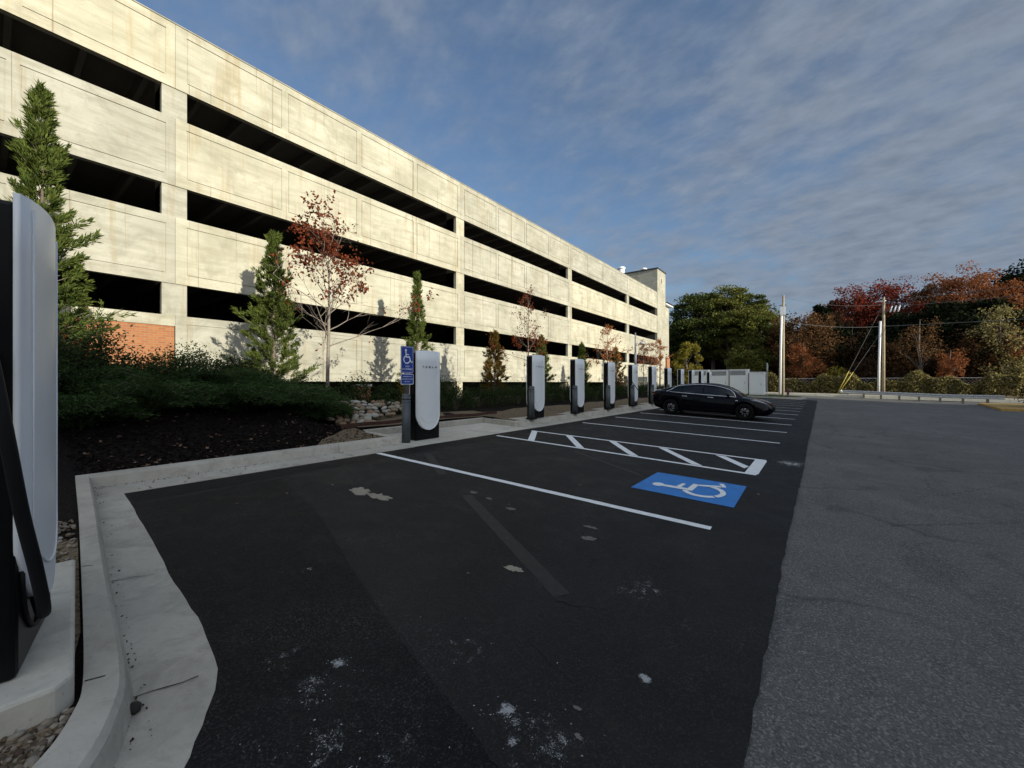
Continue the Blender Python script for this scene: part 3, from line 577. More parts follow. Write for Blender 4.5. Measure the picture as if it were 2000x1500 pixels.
# interior ramp walls seen through the openings
for (z0, z1) in ((.4, 1.5), (3.55, 4.6), (6.8, 7.9), (10.05, 11.1)):
    b = MB(); b.box(FX-9.3, FX-9.1, COLS[0]+1, YEND-5, z0, z1-.1); gb(b, 'ramp_barrier', M['slab'])

# stair tower at the far end
tw = empty('stair_tower', (-20, 56, 0), 0, 'tall cream stair tower with flat dark roof edge at the far end of the garage', 'tower')
def tb(mb, name, mat, label=None):
    mb.v = [(x+20, y-56, z) for x, y, z in mb.v]; o = mb.build(name, mat, tw)
    if label: o['label'] = label
    return o
b = MB(); b.box(-25.5, FX+.02, 53.93, 57.4, -1, 16.55); tb(b, 'wall', M['facade'])
b = MB(); b.box(-25.7, FX+.12, 53.80, 57.5, 16.552, 16.68); tb(b, 'roof', M['roof'])
b = MB(); b.box(FX+.022, FX+.03, 55.5, 55.75, 14.9, 15.5); tb(b, 'window', M['dark'])
b = MB(); b.box(-19.6, -18.6, 53.90, 53.928, 12.9, 14.35); tb(b, 'door', M['dark'])
b = MB(); b.box(-24, FX-.35, 57.41, 60.3, -1, 12.35); tb(b, 'side_wing', M['facade'])
b = MB(); b.box(-24, FX+.15, 57.42, 60.7, 12.352, 12.55); tb(b, 'canopy_roof', M['sign_white'])
b = MB(); b.box(-24, FX+.3, 57.42, 60.9, 12.552, 12.66); tb(b, 'canopy_edge', M['roof'])
for z0, z1 in ((5.2, 7.0), (8.2, 10.6)):
    b = MB(); b.box(FX-.35, FX-.33, 58.1, 58.5, z0, z1); tb(b, 'slit_window', M['dark'])
b = MB(); b.box(FX-.2, FX+.25, 57.42, 58.7, -.5, 4.9); tb(b, 'brick_pilaster', M['brick'], 'orange brick pilaster at the corner')
for i, (y, x) in enumerate(((54.6, -22.2), (56.3, -19.6))):
    v = empty('roof_vent', (x, y, 16.68), 0, ('white round roof vent nearest the lot edge of the tower roof', 'white round roof vent on the tower roof, right one of two')[i] if i else 'white round roof vent on the tower roof, left and larger of two', 'roof vent')
    s = 1.0 if i == 0 else .8; MB().lathe([(.42*s, 0), (.42*s, .8*s)], 18).build('drum', M['pvc'], v, True); MB().lathe([(.55*s, 0), (.55*s, .18*s), (.40*s, .30*s), (.1, .34*s)], 18, (0, 0, .8*s)).build('cap', M['pvc'], v, True)

# ------------------------------------------------------------------ made-up building, unseen from the camera, added across the drive to shade the lot
ob = empty('shade_block', (52, -10, 0), 0, 'unseen brick block added across the driveway to throw shade over the parking lot', 'building')
b = MB(); b.box(-7, 9, -62, 53, -1, 17.1); b.build('wall', M['brick'], ob)
b = MB(); b.box(-7.25, 9.2, -62.3, 53.3, 17.102, 17.4); b.build('roof', M['roof'], ob)
for lv in range(5):
    for k in range(12): y = -58+9.2*k; b = MB(); b.box(-7.06, -7.002, y, y+3.4, 1.1+3.25*lv, 2.9+3.25*lv); b.build('window', M['glass'], ob)

# ------------------------------------------------------------------ chargers
U_W = .34
def u_outline(w, z0, z1, arch=.02, n=16):
    """rounded U: straight sides, round bottom, gently arched top. returns (y,z) loop"""
    P = []
    for i in range(n+1):
        a = math.pi+math.pi*i/n; P.append((w*math.cos(a), z0+w*1.05+w*1.05*math.sin(a)))
    for i in range(9):
        y = w-2*w*i/8; P.append((y, z1+arch*(1-(y/w)**2)))
    return P
def shell(b, loop, xa, bulge, th, w, side=1):
    """solid panel following loop; front face curved"""
    n = len(loop); f = lambda y: xa+bulge*(1-(y/w)**2)
    c = len(loop)//2
    # grid fill by horizontal slices: sort loop to left/right edges
    zs = sorted(set(round(z, 4) for _, z in loop)); rows = []
    def half(z):
        best = 0
        for i in range(n):
            (y0, z0), (y1, z1) = loop[i], loop[(i+1) % n]
            if (z0-z)*(z1-z) <= 0 and abs(z1-z0) > 1e-9:
                y = y0+(y1-y0)*(z-z0)/(z1-z0); best = max(best, abs(y))
        return best
    zt = loop[0][1]; zmin = min(z for _, z in loop); ztop = max(z for _, z in loop); zc = min(z for y, z in loop[n-9:])
    lv = [zmin+(zt-zmin)*(1-math.cos(math.pi/2*i/10)) for i in range(11)]+[zt+(zc-zt)*i/6 for i in range(1, 7)]
    K = 8; V = []; Fs = []
    for z in lv:
        h = half(z+1e-5) if z < zc-1e-6 else w
        if z == lv[0]: h = .01
        for side_ in (0, 1):
            for k in range(K+1):
                y = -h+2*h*k/K; zz = z if z < zc-1e-6 else zc+.02*(1-(y/w)**2)
                V.append((side*(f(y) if side_ == 0 else xa-th), y, zz))
    m = len(lv); S = 2*(K+1)
    for i in range(m-1):
        for k in range(K):
            a = i*S+k; q = (a, a+1, a+S+1, a+S); Fs.append(q if side > 0 else q[::-1])
            a += K+1; q = (a, a+S, a+S+1, a+1); Fs.append(q if side > 0 else q[::-1])
        for e in (0, K):
            a = i*S+e; bq = a+K+1; q = (a, a+S, bq+S, bq); Fs.append(q)
    for i in (0, m-1):
        for k in range(K): a = i*S+k; Fs.append((a, a+1, a+K+2, a+K+1))
    b.add(V, Fs)
def tesla_word(b, x, zc, h, w):
    """spaced sans letters, each built from bars; x = plane"""
    t = h*.2; pitch = w/4.4; y0 = -w/2
    def bar(ya, yb, za, zb): b.box(x, x+.003, ya, yb, za, zb)
    lw = pitch*.42
    for i, ch in enumerate('TESLA'):
        a = y0+i*pitch; e = a+lw; m = (a+e)/2; lo, hi = zc-h/2, zc+h/2
        if ch == 'T': bar(a, e, hi-t, hi); bar(m-t*.5, m+t*.5, lo, hi-t*1.4)
        if ch == 'E': bar(a, e, hi-t, hi); bar(a, e, zc-t/2, zc+t/2); bar(a, e, lo, lo+t)
        if ch == 'S': bar(a, e, hi-t, hi); bar(a, e, zc-t/2, zc+t/2); bar(a, e, lo, lo+t); bar(a, a+t, zc+t/2, hi-t); bar(e-t, e, lo+t, zc-t/2)
        if ch == 'L': bar(a, a+t, lo, hi); bar(a+t, e, lo, lo+t)
        if ch == 'A': bar(a, e, hi-t, hi); bar(a, a+t, lo, hi-t*1.4); bar(e-t, e, lo, hi-t*1.4); bar(a+t, e-t, zc-t/2, zc+t/2)
def make_charger(near=False):
    r = empty('charging_post', (0, 0, 0), 0)
    b = MB(); b.box(-.10, .105, -.335, .335, 0, 1.90); b.build('body', M['black'], r, bevel=.02)
    b = MB(); shell(b, u_outline(U_W, .21, 1.93), .115, .035, .02, U_W); b.build('front_cover', M['white'], r, True)
    b = MB(); shell(b, u_outline(U_W*.76, .36, 1.50), .139, .012, .004, U_W*.76); 
    b = MB(); shell(b, u_outline(U_W, .21, 1.93), .115, .02, .02, U_W, -1); b.build('rear_cover', M['white'], r, True)
    # raised inner tongue edge: thin U bead
    pts = []
    for i in range(21):
        a = math.pi+math.pi*i/20; y = .25*math.cos(a); pts.append((.118+.035*(1-(y/U_W)**2), y, .36+.26+.26*math.sin(a)))
    pts = [(.118+.035*(1-(.25/U_W)**2), -.25, 1.90)]+pts+[(.118+.035*(1-(.25/U_W)**2), .25, 1.90)]
    MB().tube(pts, .004, 5).build('cover_bead', M['white'], r, True)
    b = MB(); tesla_word(b, .158, 1.59, .036, .40); b.build('lettering', M['rubber'], r)
    pts = [(.112, .30*math.cos(math.pi+math.pi*i/16), .42+.33*math.sin(math.pi+math.pi*i/16)) for i in range(17)]
    MB().tube(pts, .009, 6).build('foot_ring', M['rubber'], r, True)
    b = MB(); b.box(-.02, .06, -.362, -.337, 1.0, 1.30); b.build('plug_holster', M['rubber'], r, bevel=.01)
    return r
proto = make_charger()
CH_Y = [5.95, 10.42, 13.12, 15.92, 18.62, 21.38, 24.1, 26.86, 29.55, 32.3, 35.05]
side_lab = ['white fronted charging post standing alone in the concrete recess beside the blue parking sign', 'white fronted charging post on the kerb just beyond the striped aisle', 'white fronted charging post, second along the kerb past the striped aisle',
 'white fronted charging post, third along the kerb past the striped aisle', 'white fronted charging post whose cable runs to the black car', 'white fronted charging post just behind the tail of the black car',
 'white fronted charging post before the brick pilaster, showing above the rear window of the car', 'white fronted charging post, second beyond the one behind the car tail', 'white fronted charging post, third from the far end of the row, in front of cabinets',
 'white fronted charging post, next to last at the far end of the row', 'white fronted charging post, farthest of the row, over the car roof']
def bollard_obj():
    r = empty('bollard', (0, 0, 0)); MB().lathe([(.088, .06), (.088, .84)], 18).build('post', M['grey_bol'], r, True)
    b = MB()
    for z in (.845, .905): b.lathe([(.093, z), (.093, z+.018)], 18)
    b.build('ring', M['grey_ring'], r, True); MB().lathe([(.084, .8401), (.084, .96), (.075, .985), (.04, 1.0)], 18).build('cap', M['grey_bol'], r, True)
    MB().lathe([(.17, 0), (.17, .045), (.10, .062)], 4).build('base_plate', M['rubber'], r); return r
bproto = bollard_obj(); chargers = []
for i, Y in enumerate(CH_Y):
    c = proto if i == 0 else copy_tree(proto); X = -6.97 if i == 0 else -7.02+.004*i
    zb = g0(X)+(.008 if i == 0 else .155); c.location = (X, Y, zb); tag(c, side_lab[i], 'charging post', 'charging posts along the kerb'); chargers.append(c)
    if i:
        bo = bproto if i == 1 else copy_tree(bproto); bo.location = (X+.16, Y-.46, zb); bo.rotation_euler.z = R(45)
        tag(bo, ['dark grey ringed bollard guarding the first post past the striped aisle', 'dark grey ringed bollard guarding the second post past the striped aisle', 'dark grey ringed bollard guarding the third post past the striped aisle', 'dark grey ringed bollard by the post whose cable feeds the car', 'dark grey ringed bollard right behind the tail of the black car',
              'dark grey ringed bollard hidden mostly behind the black car'][min(i-1, 5)], 'bollard', 'bollards beside the charging posts')
        strip_sheet('charger_pad', M['pad'], [(X-.45, Y-.85), (X-.45, Y+.55)], [(-6.852, Y-.85), (-6.852, Y+.55)], .153, sub=1)
# near charger on its own pad, turned towards the lot
near = copy_tree(proto); near.location = (-2.88, .045, .33); near.rotation_euler.z = R(78.5)
for ch in list(near.children):
    if ch.name.startswith('lettering'): bpy.data.objects.remove(ch)
tag(near, 'large near charging post cut by the left frame edge, with hanging black cable', 'charging post', 'charging posts along the kerb')
cable = MB(); loc = lambda x, y, z: (x, y, z)
def bez(p, n=10):
    out = []
    for i in range(len(p)-1):
        p0 = Vector(p[max(0, i-1)]); p1 = Vector(p[i]); p2 = Vector(p[i+1]); p3 = Vector(p[min(len(p)-1, i+2)])
        for k in range(n):
            t = k/n; out.append(.5*((2*p1)+(-p0+p2)*t+(2*p0-5*p1+4*p2-p3)*t*t+(-p0+3*p1-3*p2+p3)*t**3))
    return out+[Vector(p[-1])]
bpy.context.view_layer.update(); NI = near.matrix_world.inverted()
def pt(u, v, d): return NI @ (ray(u, v)*d+Vector((0, 0, CZ)))
cable.tube(bez([pt(-75, 560, 1.42), pt(-25, 680, 1.40), pt(12, 850, 1.42), pt(42, 1000, 1.48), pt(70, 1110, 1.55), pt(86, 1188, 1.63), pt(80, 1190, 1.72), pt(62, 1130, 1.78), pt(45, 1060, 1.80)]), .0205, 12); cable.build('cable', M['rubber'], near, True)
MB().tube([tuple(pt(52, 1215, 1.80)), tuple(pt(40, 1190, 1.84))], [.03, .03], 10).build('cable_holder', M['rubber'], near, True)
b = MB(); PADZ = .328; b.prism([(-3.98, .375), (-2.42, .225), (-2.36, .17), (-2.38, -.9), (-3.98, -.9)], .16, PADZ); tag(b.build('charger_pad', M['pad'], bevel=.015), kind='structure')
# cable of the fifth post to the car tail
cc = MB(); cc.tube(bez([(0, -.36, 1.25), (.06, -.38, 1.2), (.25, -.42, .95), (.50, -.52, .70), (.78, -.62, .60), (.93, -.64, .66)]), .016, 8); cc.build('cable', M['rubber'], chargers[4], True)

# accessible parking sign on the first bollard
sg = empty('accessible_parking_sign', (-6.87, 5.36, g0(-6.87)), 0, 'blue wheelchair parking sign on a grey post beside the first charging post', 'parking sign')
MB().lathe([(.09, .0), (.09, .86)], 18).build('bollard_sleeve', M['grey_bol'], sg, True)
b = MB(); [b.lathe([(.095, z), (.095, z+.02)], 18) for z in (.865, .93)]; b.build('ring', M['grey_ring'], sg, True)
MB().lathe([(.086, .861), (.086, 1.0), (.07, 1.02), (.04, 1.03)], 18).build('cap', M['grey_bol'], sg, True)
b = MB(); b.box(-.03, .03, -.025, .025, 1.0, 2.02); b.build('post', M['grey_bol'], sg)
def plate(y0, y1, z0, z1, x, border, name):
    def rr_(y0, y1, z0, z1, r, x0, x1, b):
        P = []
        for cy, cz, a0 in ((y1-r, z1-r, 0), (y0+r, z1-r, 90), (y0+r, z0+r, 180), (y1-r, z0+r, 270)):
            for k in range(5): a = R(a0+22.5*k); P.append((cy+r*math.cos(a), cz+r*math.sin(a)))
        n = len(P); b.add([(x0, y, z) for y, z in P]+[(x1, y, z) for y, z in P], [tuple(range(n))[::-1], tuple(range(n, 2*n))]+[(i, (i+1) % n, n+(i+1) % n, n+i) for i in range(n)])
    b = MB(); rr_(y0, y1, z0, z1, .025, x, x+.003, b); e = MB(); m = .008 if border == 0 else 0.0
    if border == 0: # blue edge, white line, blue field
        p = b.build(name, M['sign_blue'], sg); rr_(y0+.012, y1-.012, z0+.012, z1-.012, .02, x+.0032, x+.004, e); q = e.build('border', M['sign_white'], p)
        e = MB(); rr_(y0+.019, y1-.019, z0+.019, z1-.019, .016, x+.0043, x+.005, e); e.build('field', M['sign_blue'], p)
    else:
        p = b.build(name, M['sign_white'], sg); rr_(y0+.014, y1-.014, z0+.014, z1-.014, .014, x+.0032, x+.005, e); e.build('field', M['sign_blue'], p)
    return p
up = plate(-.165, .165, 1.46, 2.02, .032, 0, 'sign_plate'); lp = plate(-.165, .165, 1.22, 1.445, .032, 1, 'lower_plate')
b = MB()
for p in wheelchair(.31): b.add([(.0382, x-.005, z+1.655) for x, z in p], [tuple(range(len(p)))])
b.build('wheelchair_symbol', M['sign_white'], up)
TM = lambda x, y, z: Matrix.Translation((x, y, z)) @ Matrix.Rotation(R(90), 4, 'Z') @ Matrix.Rotation(R(90), 4, 'X')
text('VAN', .052, 'lettering', M['sign_white'], up, TM(.038, 0, 1.58)); text('ACCESSIBLE', .050, 'lettering', M['sign_white'], up, TM(.038, 0, 1.525))
for k, s in enumerate(('RESERVED FOR', 'CHARGER ACCESS', 'USE ONLY')): text(s, .033, 'lettering', M['sign_white'], lp, TM(.038, 0, 1.375-.052*k))

# ------------------------------------------------------------------ black car
def build_car():
    car = empty('parked_car', (-3.60, 18.33, g0(-3.60)), 0, 'glossy black fastback sedan plugged in to charge, nose towards the driveway', 'car')
    car.rotation_euler = (0, math.atan(.036), R(-1.0)); car.scale = (.945, .98, .94)
    WX = (-1.44, 1.435); WR = .335
    ip = lambda x, t: float(np.interp(x, [a[0] for a in t], [a[1] for a in t]))
    halfw = [(-2.345,.60),(-2.30,.72),(-2.2,.81),(-1.9,.89),(-1.4,.918),(0,.924),(1.4,.915),(1.8,.885),(2.05,.82),(2.22,.72),(2.31,.58),(2.345,.44)]
    top = [(-2.345,.98),(-2.30,1.06),(-2.2,1.075),(-1.9,1.09),(-1.5,1.10),(-1,1.05),(0,1.0),(1.0,.985),(1.3,.945),(1.6,.885),(1.9,.80),(2.1,.72),(2.25,.64),(2.345,.55)]
    belt = [(-2.345,.92),(-2.2,.99),(-1.9,1.00),(-1.4,.985),(0,.93),(1.0,.90),(1.5,.84),(1.9,.74),(2.1,.67),(2.25,.60),(2.345,.52)]
    bot = [(-2.345,.42),(-2.2,.30),(-1.9,.22),(-1,.17),(1,.16),(1.9,.18),(2.2,.22),(2.345,.34)]
    xs = sorted(set([-2.345+4.69*i/60 for i in range(61)]+[w+.385*math.sin(R(a)) for w in WX for a in range(-90, 91, 10)]+[w+s*.39 for w in WX for s in (-1, 1)]))
    V = []; Fs = []; K = None
    for x in xs:
        w, zt, zb, z0 = ip(x, halfw), ip(x, top), ip(x, belt), ip(x, bot); arch = z0
        for wx in WX:
            if abs(x-wx) < .386: arch = max(arch, WR+.01+math.sqrt(max(0, .386**2-(x-wx)**2)))
        half = [(0, z0), (w*.62, z0), (w*.80, max(z0, z0+.0)), (w*.965, max(arch, z0+.05)), (w*.992, max(arch+.01, z0+.20)), (w, max(arch+.02, .55 if zb > .62 else zb*.9)), (w*.995, max(arch+.03, zb-.14)), (w*.975, max(arch+.04, zb-.04)), (w*.93, max(arch+.045, zb)), (w*.72, zb+(zt-zb)*.62), (w*.38, zb+(zt-zb)*.93), (0, zt)]
        ring = [(x, -y, z) for y, z in half]+[(x, y, z) for y, z in half[-2:0:-1]]; K = len(ring); V += ring
    for i in range(len(xs)-1):
        for k in range(K): a = i*K+k; c_ = i*K+(k+1) % K; Fs.append((a, a+K, c_+K, c_))
    Fs += [tuple(range(K)), tuple(range((len(xs)-1)*K, len(xs)*K))[::-1]]
    body = MB().add(V, Fs).build('body', M['car'], car, True)
    # greenhouse
    roof = [(-2.02,1.09),(-1.7,1.19),(-1.3,1.31),(-.9,1.39),(-.5,1.43),(-.1,1.443),(.2,1.43),(.5,1.375),(.8,1.27),(1.05,1.13),(1.28,.96)]
    rw = [(-2.02,.52),(-1.7,.56),(-1.2,.585),(-.5,.60),(.2,.60),(.7,.62),(1.28,.66)]
    bw = [(-2.02,.66),(-1.7,.78),(-1.2,.83),(0,.845),(.8,.83),(1.28,.76)]
    bz = lambda x: ip(x, belt)-.02
    gx = [-2.02+3.3*i/40 for i in range(41)]; V = []; Fs = []
    def gsec(x):
        zr, r_, b_, z0 = ip(x, roof), ip(x, rw), ip(x, bw), bz(x); zr = max(zr, z0+.02)
        return [(b_, z0), (b_+(r_-b_)*.35, z0+(zr-z0)*.42), (b_+(r_-b_)*.78, z0+(zr-z0)*.80), (r_*.93, z0+(zr-z0)*.93), (r_*.60, z0+(zr-z0)*.985), (0, zr)]
    for x in gx:
        h = gsec(x); ring = [(x, -y, z) for y, z in h]+[(x, y, z) for y, z in h[-2::-1]]; K = len(ring); V += ring
    for i in range(len(gx)-1):
        for k in range(K-1): a = i*K+k; Fs.append((a, a+K, a+K+1, a+1))
    MB().add(V, Fs).build('cabin_roof', M['car'], car, True)
    def side_y(x, z):
        h = gsec(x)
        for (y0, z0), (y1, z1) in zip(h, h[1:]):
            if z0 <= z <= z1: return y0+(y1-y0)*(z-z0)/max(1e-6, z1-z0)
        return h[0][0] if z < h[0][1] else h[-1][0]
    lo = lambda x: bz(x)+.045
    def hi(x):
        z0 = bz(x); return z0+(ip(x, roof)-z0)*.86
    for s in (-1, 1):
        for (xa, xb) in ((-1.62, -1.02), (-.99, -.16), (-.12, 1.02)):
            n = 14; V = []; Fs = []
            for i in range(n+1):
                x = xa+(xb-xa)*i/n; l, h_ = lo(x), max(lo(x)+.004, hi(x)-.01)
                if xa < -1.5: h_ = l+(h_-l)*min(1, .12+(x+1.62)/.35)
                if xb > 1: h_ = l+(h_-l)*min(1, max(.03, (1.04-x)/.10))
                for j in range(5): z = l+(h_-l)*j/4; V.append((x, s*(side_y(x, z)+.007), z))
            for i in range(n):
                for j in range(4): a = i*5+j; q = (a, a+5, a+6, a+1); Fs.append(q if s < 0 else q[::-1])
            MB().add(V, Fs).build('side_window', M['glass'], car, True)
        P = []; n = 30
        for i in range(n+1): x = -1.70+2.80*i/n; z = lo(x)-.012; P.append((x, s*(side_y(x, z)+.008), z))
        for i in range(n+1):
            x = 1.10-2.80*i/n; z = lo(x)-.012+max(0, hi(x)+.008-lo(x))*min(1, (1.10-x)/.12, .02+(x+1.70)/.42); P.append((x, s*(side_y(x, z)+.008), z))
        MB().tube(P+[P[0]], .013, 6).build('chrome_trim', M['chrome'], car, True)
        for x in (-.86, .18):
            b = MB(); b.box(x-.105, x+.105, s*.915-.006, s*.915+.012 if s > 0 else s*.915+.006, .845-.012, .845+.012) if s > 0 else b.box(x-.105, x+.105, -.932, -.905, .838, .860); b.build('door_handle', M['chrome'], car, bevel=.005)
        b = MB(); b.tube([(.86, s*.80, .955), (.83, s*.90, .975), (.82, s*1.0, .985)], [.03, .06, .055], 10); b.build('wing_mirror', M['car'], car, True)
        V = [(1.62, s*.845, .80), (1.86, s*.80, .775), (2.10, s*.66, .705), (2.16, s*.60, .675), (2.05, s*.62, .745), (1.80, s*.72, .805)]
        V = [(x, y*1.0, z+.012) for x, y, z in V]; MB().add(V+[(x-.02, y*.96, z-.06) for x, y, z in V], [tuple(range(6)) if s > 0 else tuple(range(6))[::-1]]+[(i, (i+1) % 6, 6+(i+1) % 6, 6+i) for i in range(6)]).build('headlight', M['lamp'], car)
        V = [(-2.15, s*.832, .90), (-2.30, s*.735, .93), (-2.33, s*.55, .96), (-2.345, s*.50, .92), (-2.325, s*.70, .86), (-2.18, s*.835, .84)]
        MB().add([(x-.012, y*1.01, z) for x, y, z in V]+[(x+.04, y*.95, z) for x, y, z in V], [tuple(range(6)) if s < 0 else tuple(range(6))[::-1]]+[(i, (i+1) % 6, 6+(i+1) % 6, 6+i) for i in range(6)]).build('tail_light', M['red'], car)
        b = MB(); b.box(1.10, 1.19, s*.921-.004, s*.921+.004, .765, .785); b.build('side_repeater', M['chrome'], car)
        b = MB(); b.obox((0, s*.90, .20), (1, 0, -.003), (0, 1, 0), (0, 0, 1), .95, .012, .03); b.build('sill_trim', M['rubber'], car)
        for wx in WX:
            w = empty('wheel', (wx, s*.83, WR)); w.parent = car
            V = MB(); pr = [(.235, -.10), (.30, -.112), (.328, -.085), (.335, -.04), (.335, .04), (.328, .085), (.30, .112), (.235, .10)]
            n = 32; vv = [(r*math.cos(2*math.pi*k/n), t, r*math.sin(2*math.pi*k/n)) for r, t in pr for k in range(n)]
            V.add(vv, [(i*n+k, i*n+(k+1) % n, (i+1)*n+(k+1) % n, (i+1)*n+k) for i in range(len(pr)-1) for k in range(n)]); V.build('tyre', M['tyre'], w, True)
            rmb = MB(); pr = [(.236, -.09), (.236, .098), (.222, .10), (.218, .05), (.21, -.08)]
            vv = [(r*math.cos(2*math.pi*k/n), t*s, r*math.sin(2*math.pi*k/n)) for r, t in pr for k in range(n)]
            rmb.add(vv, [(i*n+k, i*n+(k+1) % n, (i+1)*n+(k+1) % n, (i+1)*n+k) for i in range(len(pr)-1) for k in range(n)])
            for k in range(7):
                a = 2*math.pi*k/7
                for da in (-.11, .11): rmb.tube([(.05*math.cos(a), s*.075, .05*math.sin(a)), (.222*math.cos(a+da), s*.09, .222*math.sin(a+da))], [.016, .011], 6)
            rmb.tube([(0, s*.03, 0), (0, s*.09, 0)], .055, 14); rmb.build('rim', M['rim'], w, True)
            b = MB(); b.tube([(0, s*-.06, 0), (0, s*.02, 0)], .16, 20); b.build('brake_disc', M['galv'], w, True)
    b = MB(); b.box(-1.9, 1.85, -.74, .74, .20, .60); b.build('underbody', M['rubber'], car)
    b = MB(); b.add([(2.35, -.45, .36), (2.35, .45, .36), (2.358, .45, .42), (2.358, -.45, .42)], [(0, 1, 2, 3)]); b.build('front_grille', M['rubber'], car)
    b = MB(); P = [(x, y, z) for x, y, z in ((-2.27, -.72, 1.075), (-2.32, -.45, 1.10), (-2.335, 0, 1.11), (-2.32, .45, 1.10), (-2.27, .72, 1.075))]; b.tube(P, .014, 6); b.build('tail_spoiler', M['car'], car, True)
    b = MB(); b.tube([(-2.30, -.80, .93), (-2.22, -.88, .93)], .035, 10); b.build('charge_port', M['rubber'], car, True)
build_car()

# ------------------------------------------------------------------ vegetation
L = dict(
 conifer=leaf_mat('conifer_green', [(.045,.070,.020), (.085,.125,.030), (.13,.165,.040), (.18,.20,.05)], .3),
 conifer_mix=leaf_mat('conifer_bronze', [(.05,.07,.02), (.09,.10,.028), (.24,.095,.022), (.33,.13,.03), (.08,.10,.025)], .3),
 juniper=leaf_mat('juniper_green', [(.024,.050,.018), (.050,.092,.032), (.085,.130,.046)], .2), holly=leaf_mat('holly_green', [(.020,.032,.014), (.038,.058,.022), (.060,.078,.030)], .15),
 maple=leaf_mat('maple_red', [(.11,.024,.015), (.24,.055,.025), (.22,.085,.04), (.08,.028,.018)], .4), maple_or=leaf_mat('maple_orange', [(.36,.12,.04), (.42,.19,.06), (.28,.07,.03), (.38,.22,.10)], .4),
 redbush=leaf_mat('bush_red', [(.38,.06,.03), (.45,.15,.04), (.12,.06,.03), (.40,.10,.05)], .4), yellow=leaf_mat('yellow_green', [(.14,.15,.03), (.24,.20,.04), (.32,.22,.04), (.10,.12,.03)], .4),
 pine=leaf_mat('pine_green', [(.026,.042,.016), (.070,.092,.026), (.15,.155,.042)], .2), pine_lit=leaf_mat('pine_sunlit', [(.06,.075,.020), (.15,.16,.04), (.24,.22,.06)], .3),  # second pine tone is a lit copy, sunlight put into its colour
 dark=leaf_mat('shade_evergreen', [(.008,.011,.007), (.015,.021,.011), (.024,.030,.014)], .1), red=leaf_mat('oak_red', [(.14,.025,.018), (.26,.050,.030), (.20,.068,.040), (.08,.028,.02)], .3),  # near-black evergreen leaves: shade of the wood put into their colour
 orange=leaf_mat('oak_orange', [(.24,.085,.035), (.32,.12,.05), (.16,.065,.035), (.28,.15,.07)], .3), brown=leaf_mat('oak_brown', [(.06,.035,.02), (.13,.065,.03), (.22,.115,.05), (.10,.07,.03)], .3),
 dkbrown=leaf_mat('dark_brown_leaves', [(.025,.017,.012), (.05,.032,.02), (.09,.045,.025)], .2), ivy=leaf_mat('ivy', [(.05,.05,.018), (.26,.22,.07), (.50,.42,.18), (.09,.08,.03), (.60,.52,.28)], .35),
 dry=leaf_mat('dry_leaf', [(.12,.07,.045), (.24,.16,.11), (.32,.24,.18), (.16,.06,.04)], .1), chip=leaf_mat('mulch_chip', [(.007,.006,.006), (.016,.013,.012), (.035,.027,.023)], 0))

def rs(seed): return np.random.default_rng(seed)
def conifer(name, loc, h, w, seed, mat, label, cat='conifer', group=None, nb=None, dens=55, need=.11, lean=0):
    r = rs(seed); t = empty(name, loc, 0, label, cat, group)
    tm = MB(); tm.tube([(0, 0, -.2), (.02, 0, h*.35), (.0, .02, h*.7), (lean, 0, h*.98)], [.035*h/3+.02, .025*h/3+.015, .018, .006], 8)
    P = []; D = []
    nb = nb or int(h*26)
    for i in range(nb):
        f = (i+.5)/nb; f = f**.92; z = h*(.06+.92*f); env = (1-f)**.95*(.45+.55*min(1, f*5+.35)); env *= .80+.35*math.sin(f*21+seed)*.5+.25*r.random()
        L_b = w*max(.07, env)*(.65+.55*r.random()); a = i*2.39996+r.random()*.8; up = .45+.9*f
        d0 = np.array([math.cos(a), math.sin(a), up*.6]); pts = [np.array([lean*f, 0, z])]
        n = 4
        for k in range(1, n+1): s = k/n; pts.append(pts[0]+np.array([math.cos(a)*L_b*s, math.sin(a)*L_b*s, L_b*(up*.25*s+up*.45*s*s)]))
        if L_b > .25: tm.tube([tuple(p) for p in pts], [.014, .011, .008, .006, .003], 4, False)
        m = int(dens*(.5+L_b/w))
        s = r.random(m)**.55; q = np.array([np.interp(s, np.linspace(0, 1, n+1), [p[c] for p in pts]) for c in range(3)]).T
        npl = 3+int(L_b*7); sp = (.30+.70*r.random(npl)); pd = unit(np.array([math.cos(a), math.sin(a), .8+.9*f])+r.normal(size=(npl, 3))*.42); pl = (.14+.20*r.random(npl))*(.55+.5*L_b)
        pi_ = r.integers(0, npl, m); t_ = r.random(m)
        q = np.array([np.interp(sp[pi_], np.linspace(0, 1, n+1), [p[c] for p in pts]) for c in range(3)]).T
        q += pd[pi_]*(pl[pi_]*t_)[:, None]+r.normal(size=(m, 3))*(.028*(1.1-t_))[:, None]; P.append(q); D.append(pd[pi_])
    P.append(np.array([lean, 0, h*.97])+r.normal(size=(60, 3))*np.array([.03, .03, .12])); D.append(np.tile([0, 0, 1.], (60, 1)))
    P = np.concatenate(P); D = np.concatenate(D)
    # each point a small spray of four narrow needles
    P4 = np.repeat(P, 4, 0)+r.normal(size=(len(P)*4, 3))*.018; V = leaves(P4, need, .20, np.repeat(D, 4, 0), .55, r)
    tm.build('trunk', M['bark'], t, True); mesh_np('crown', V, len(P4), 4, mat, t); return t

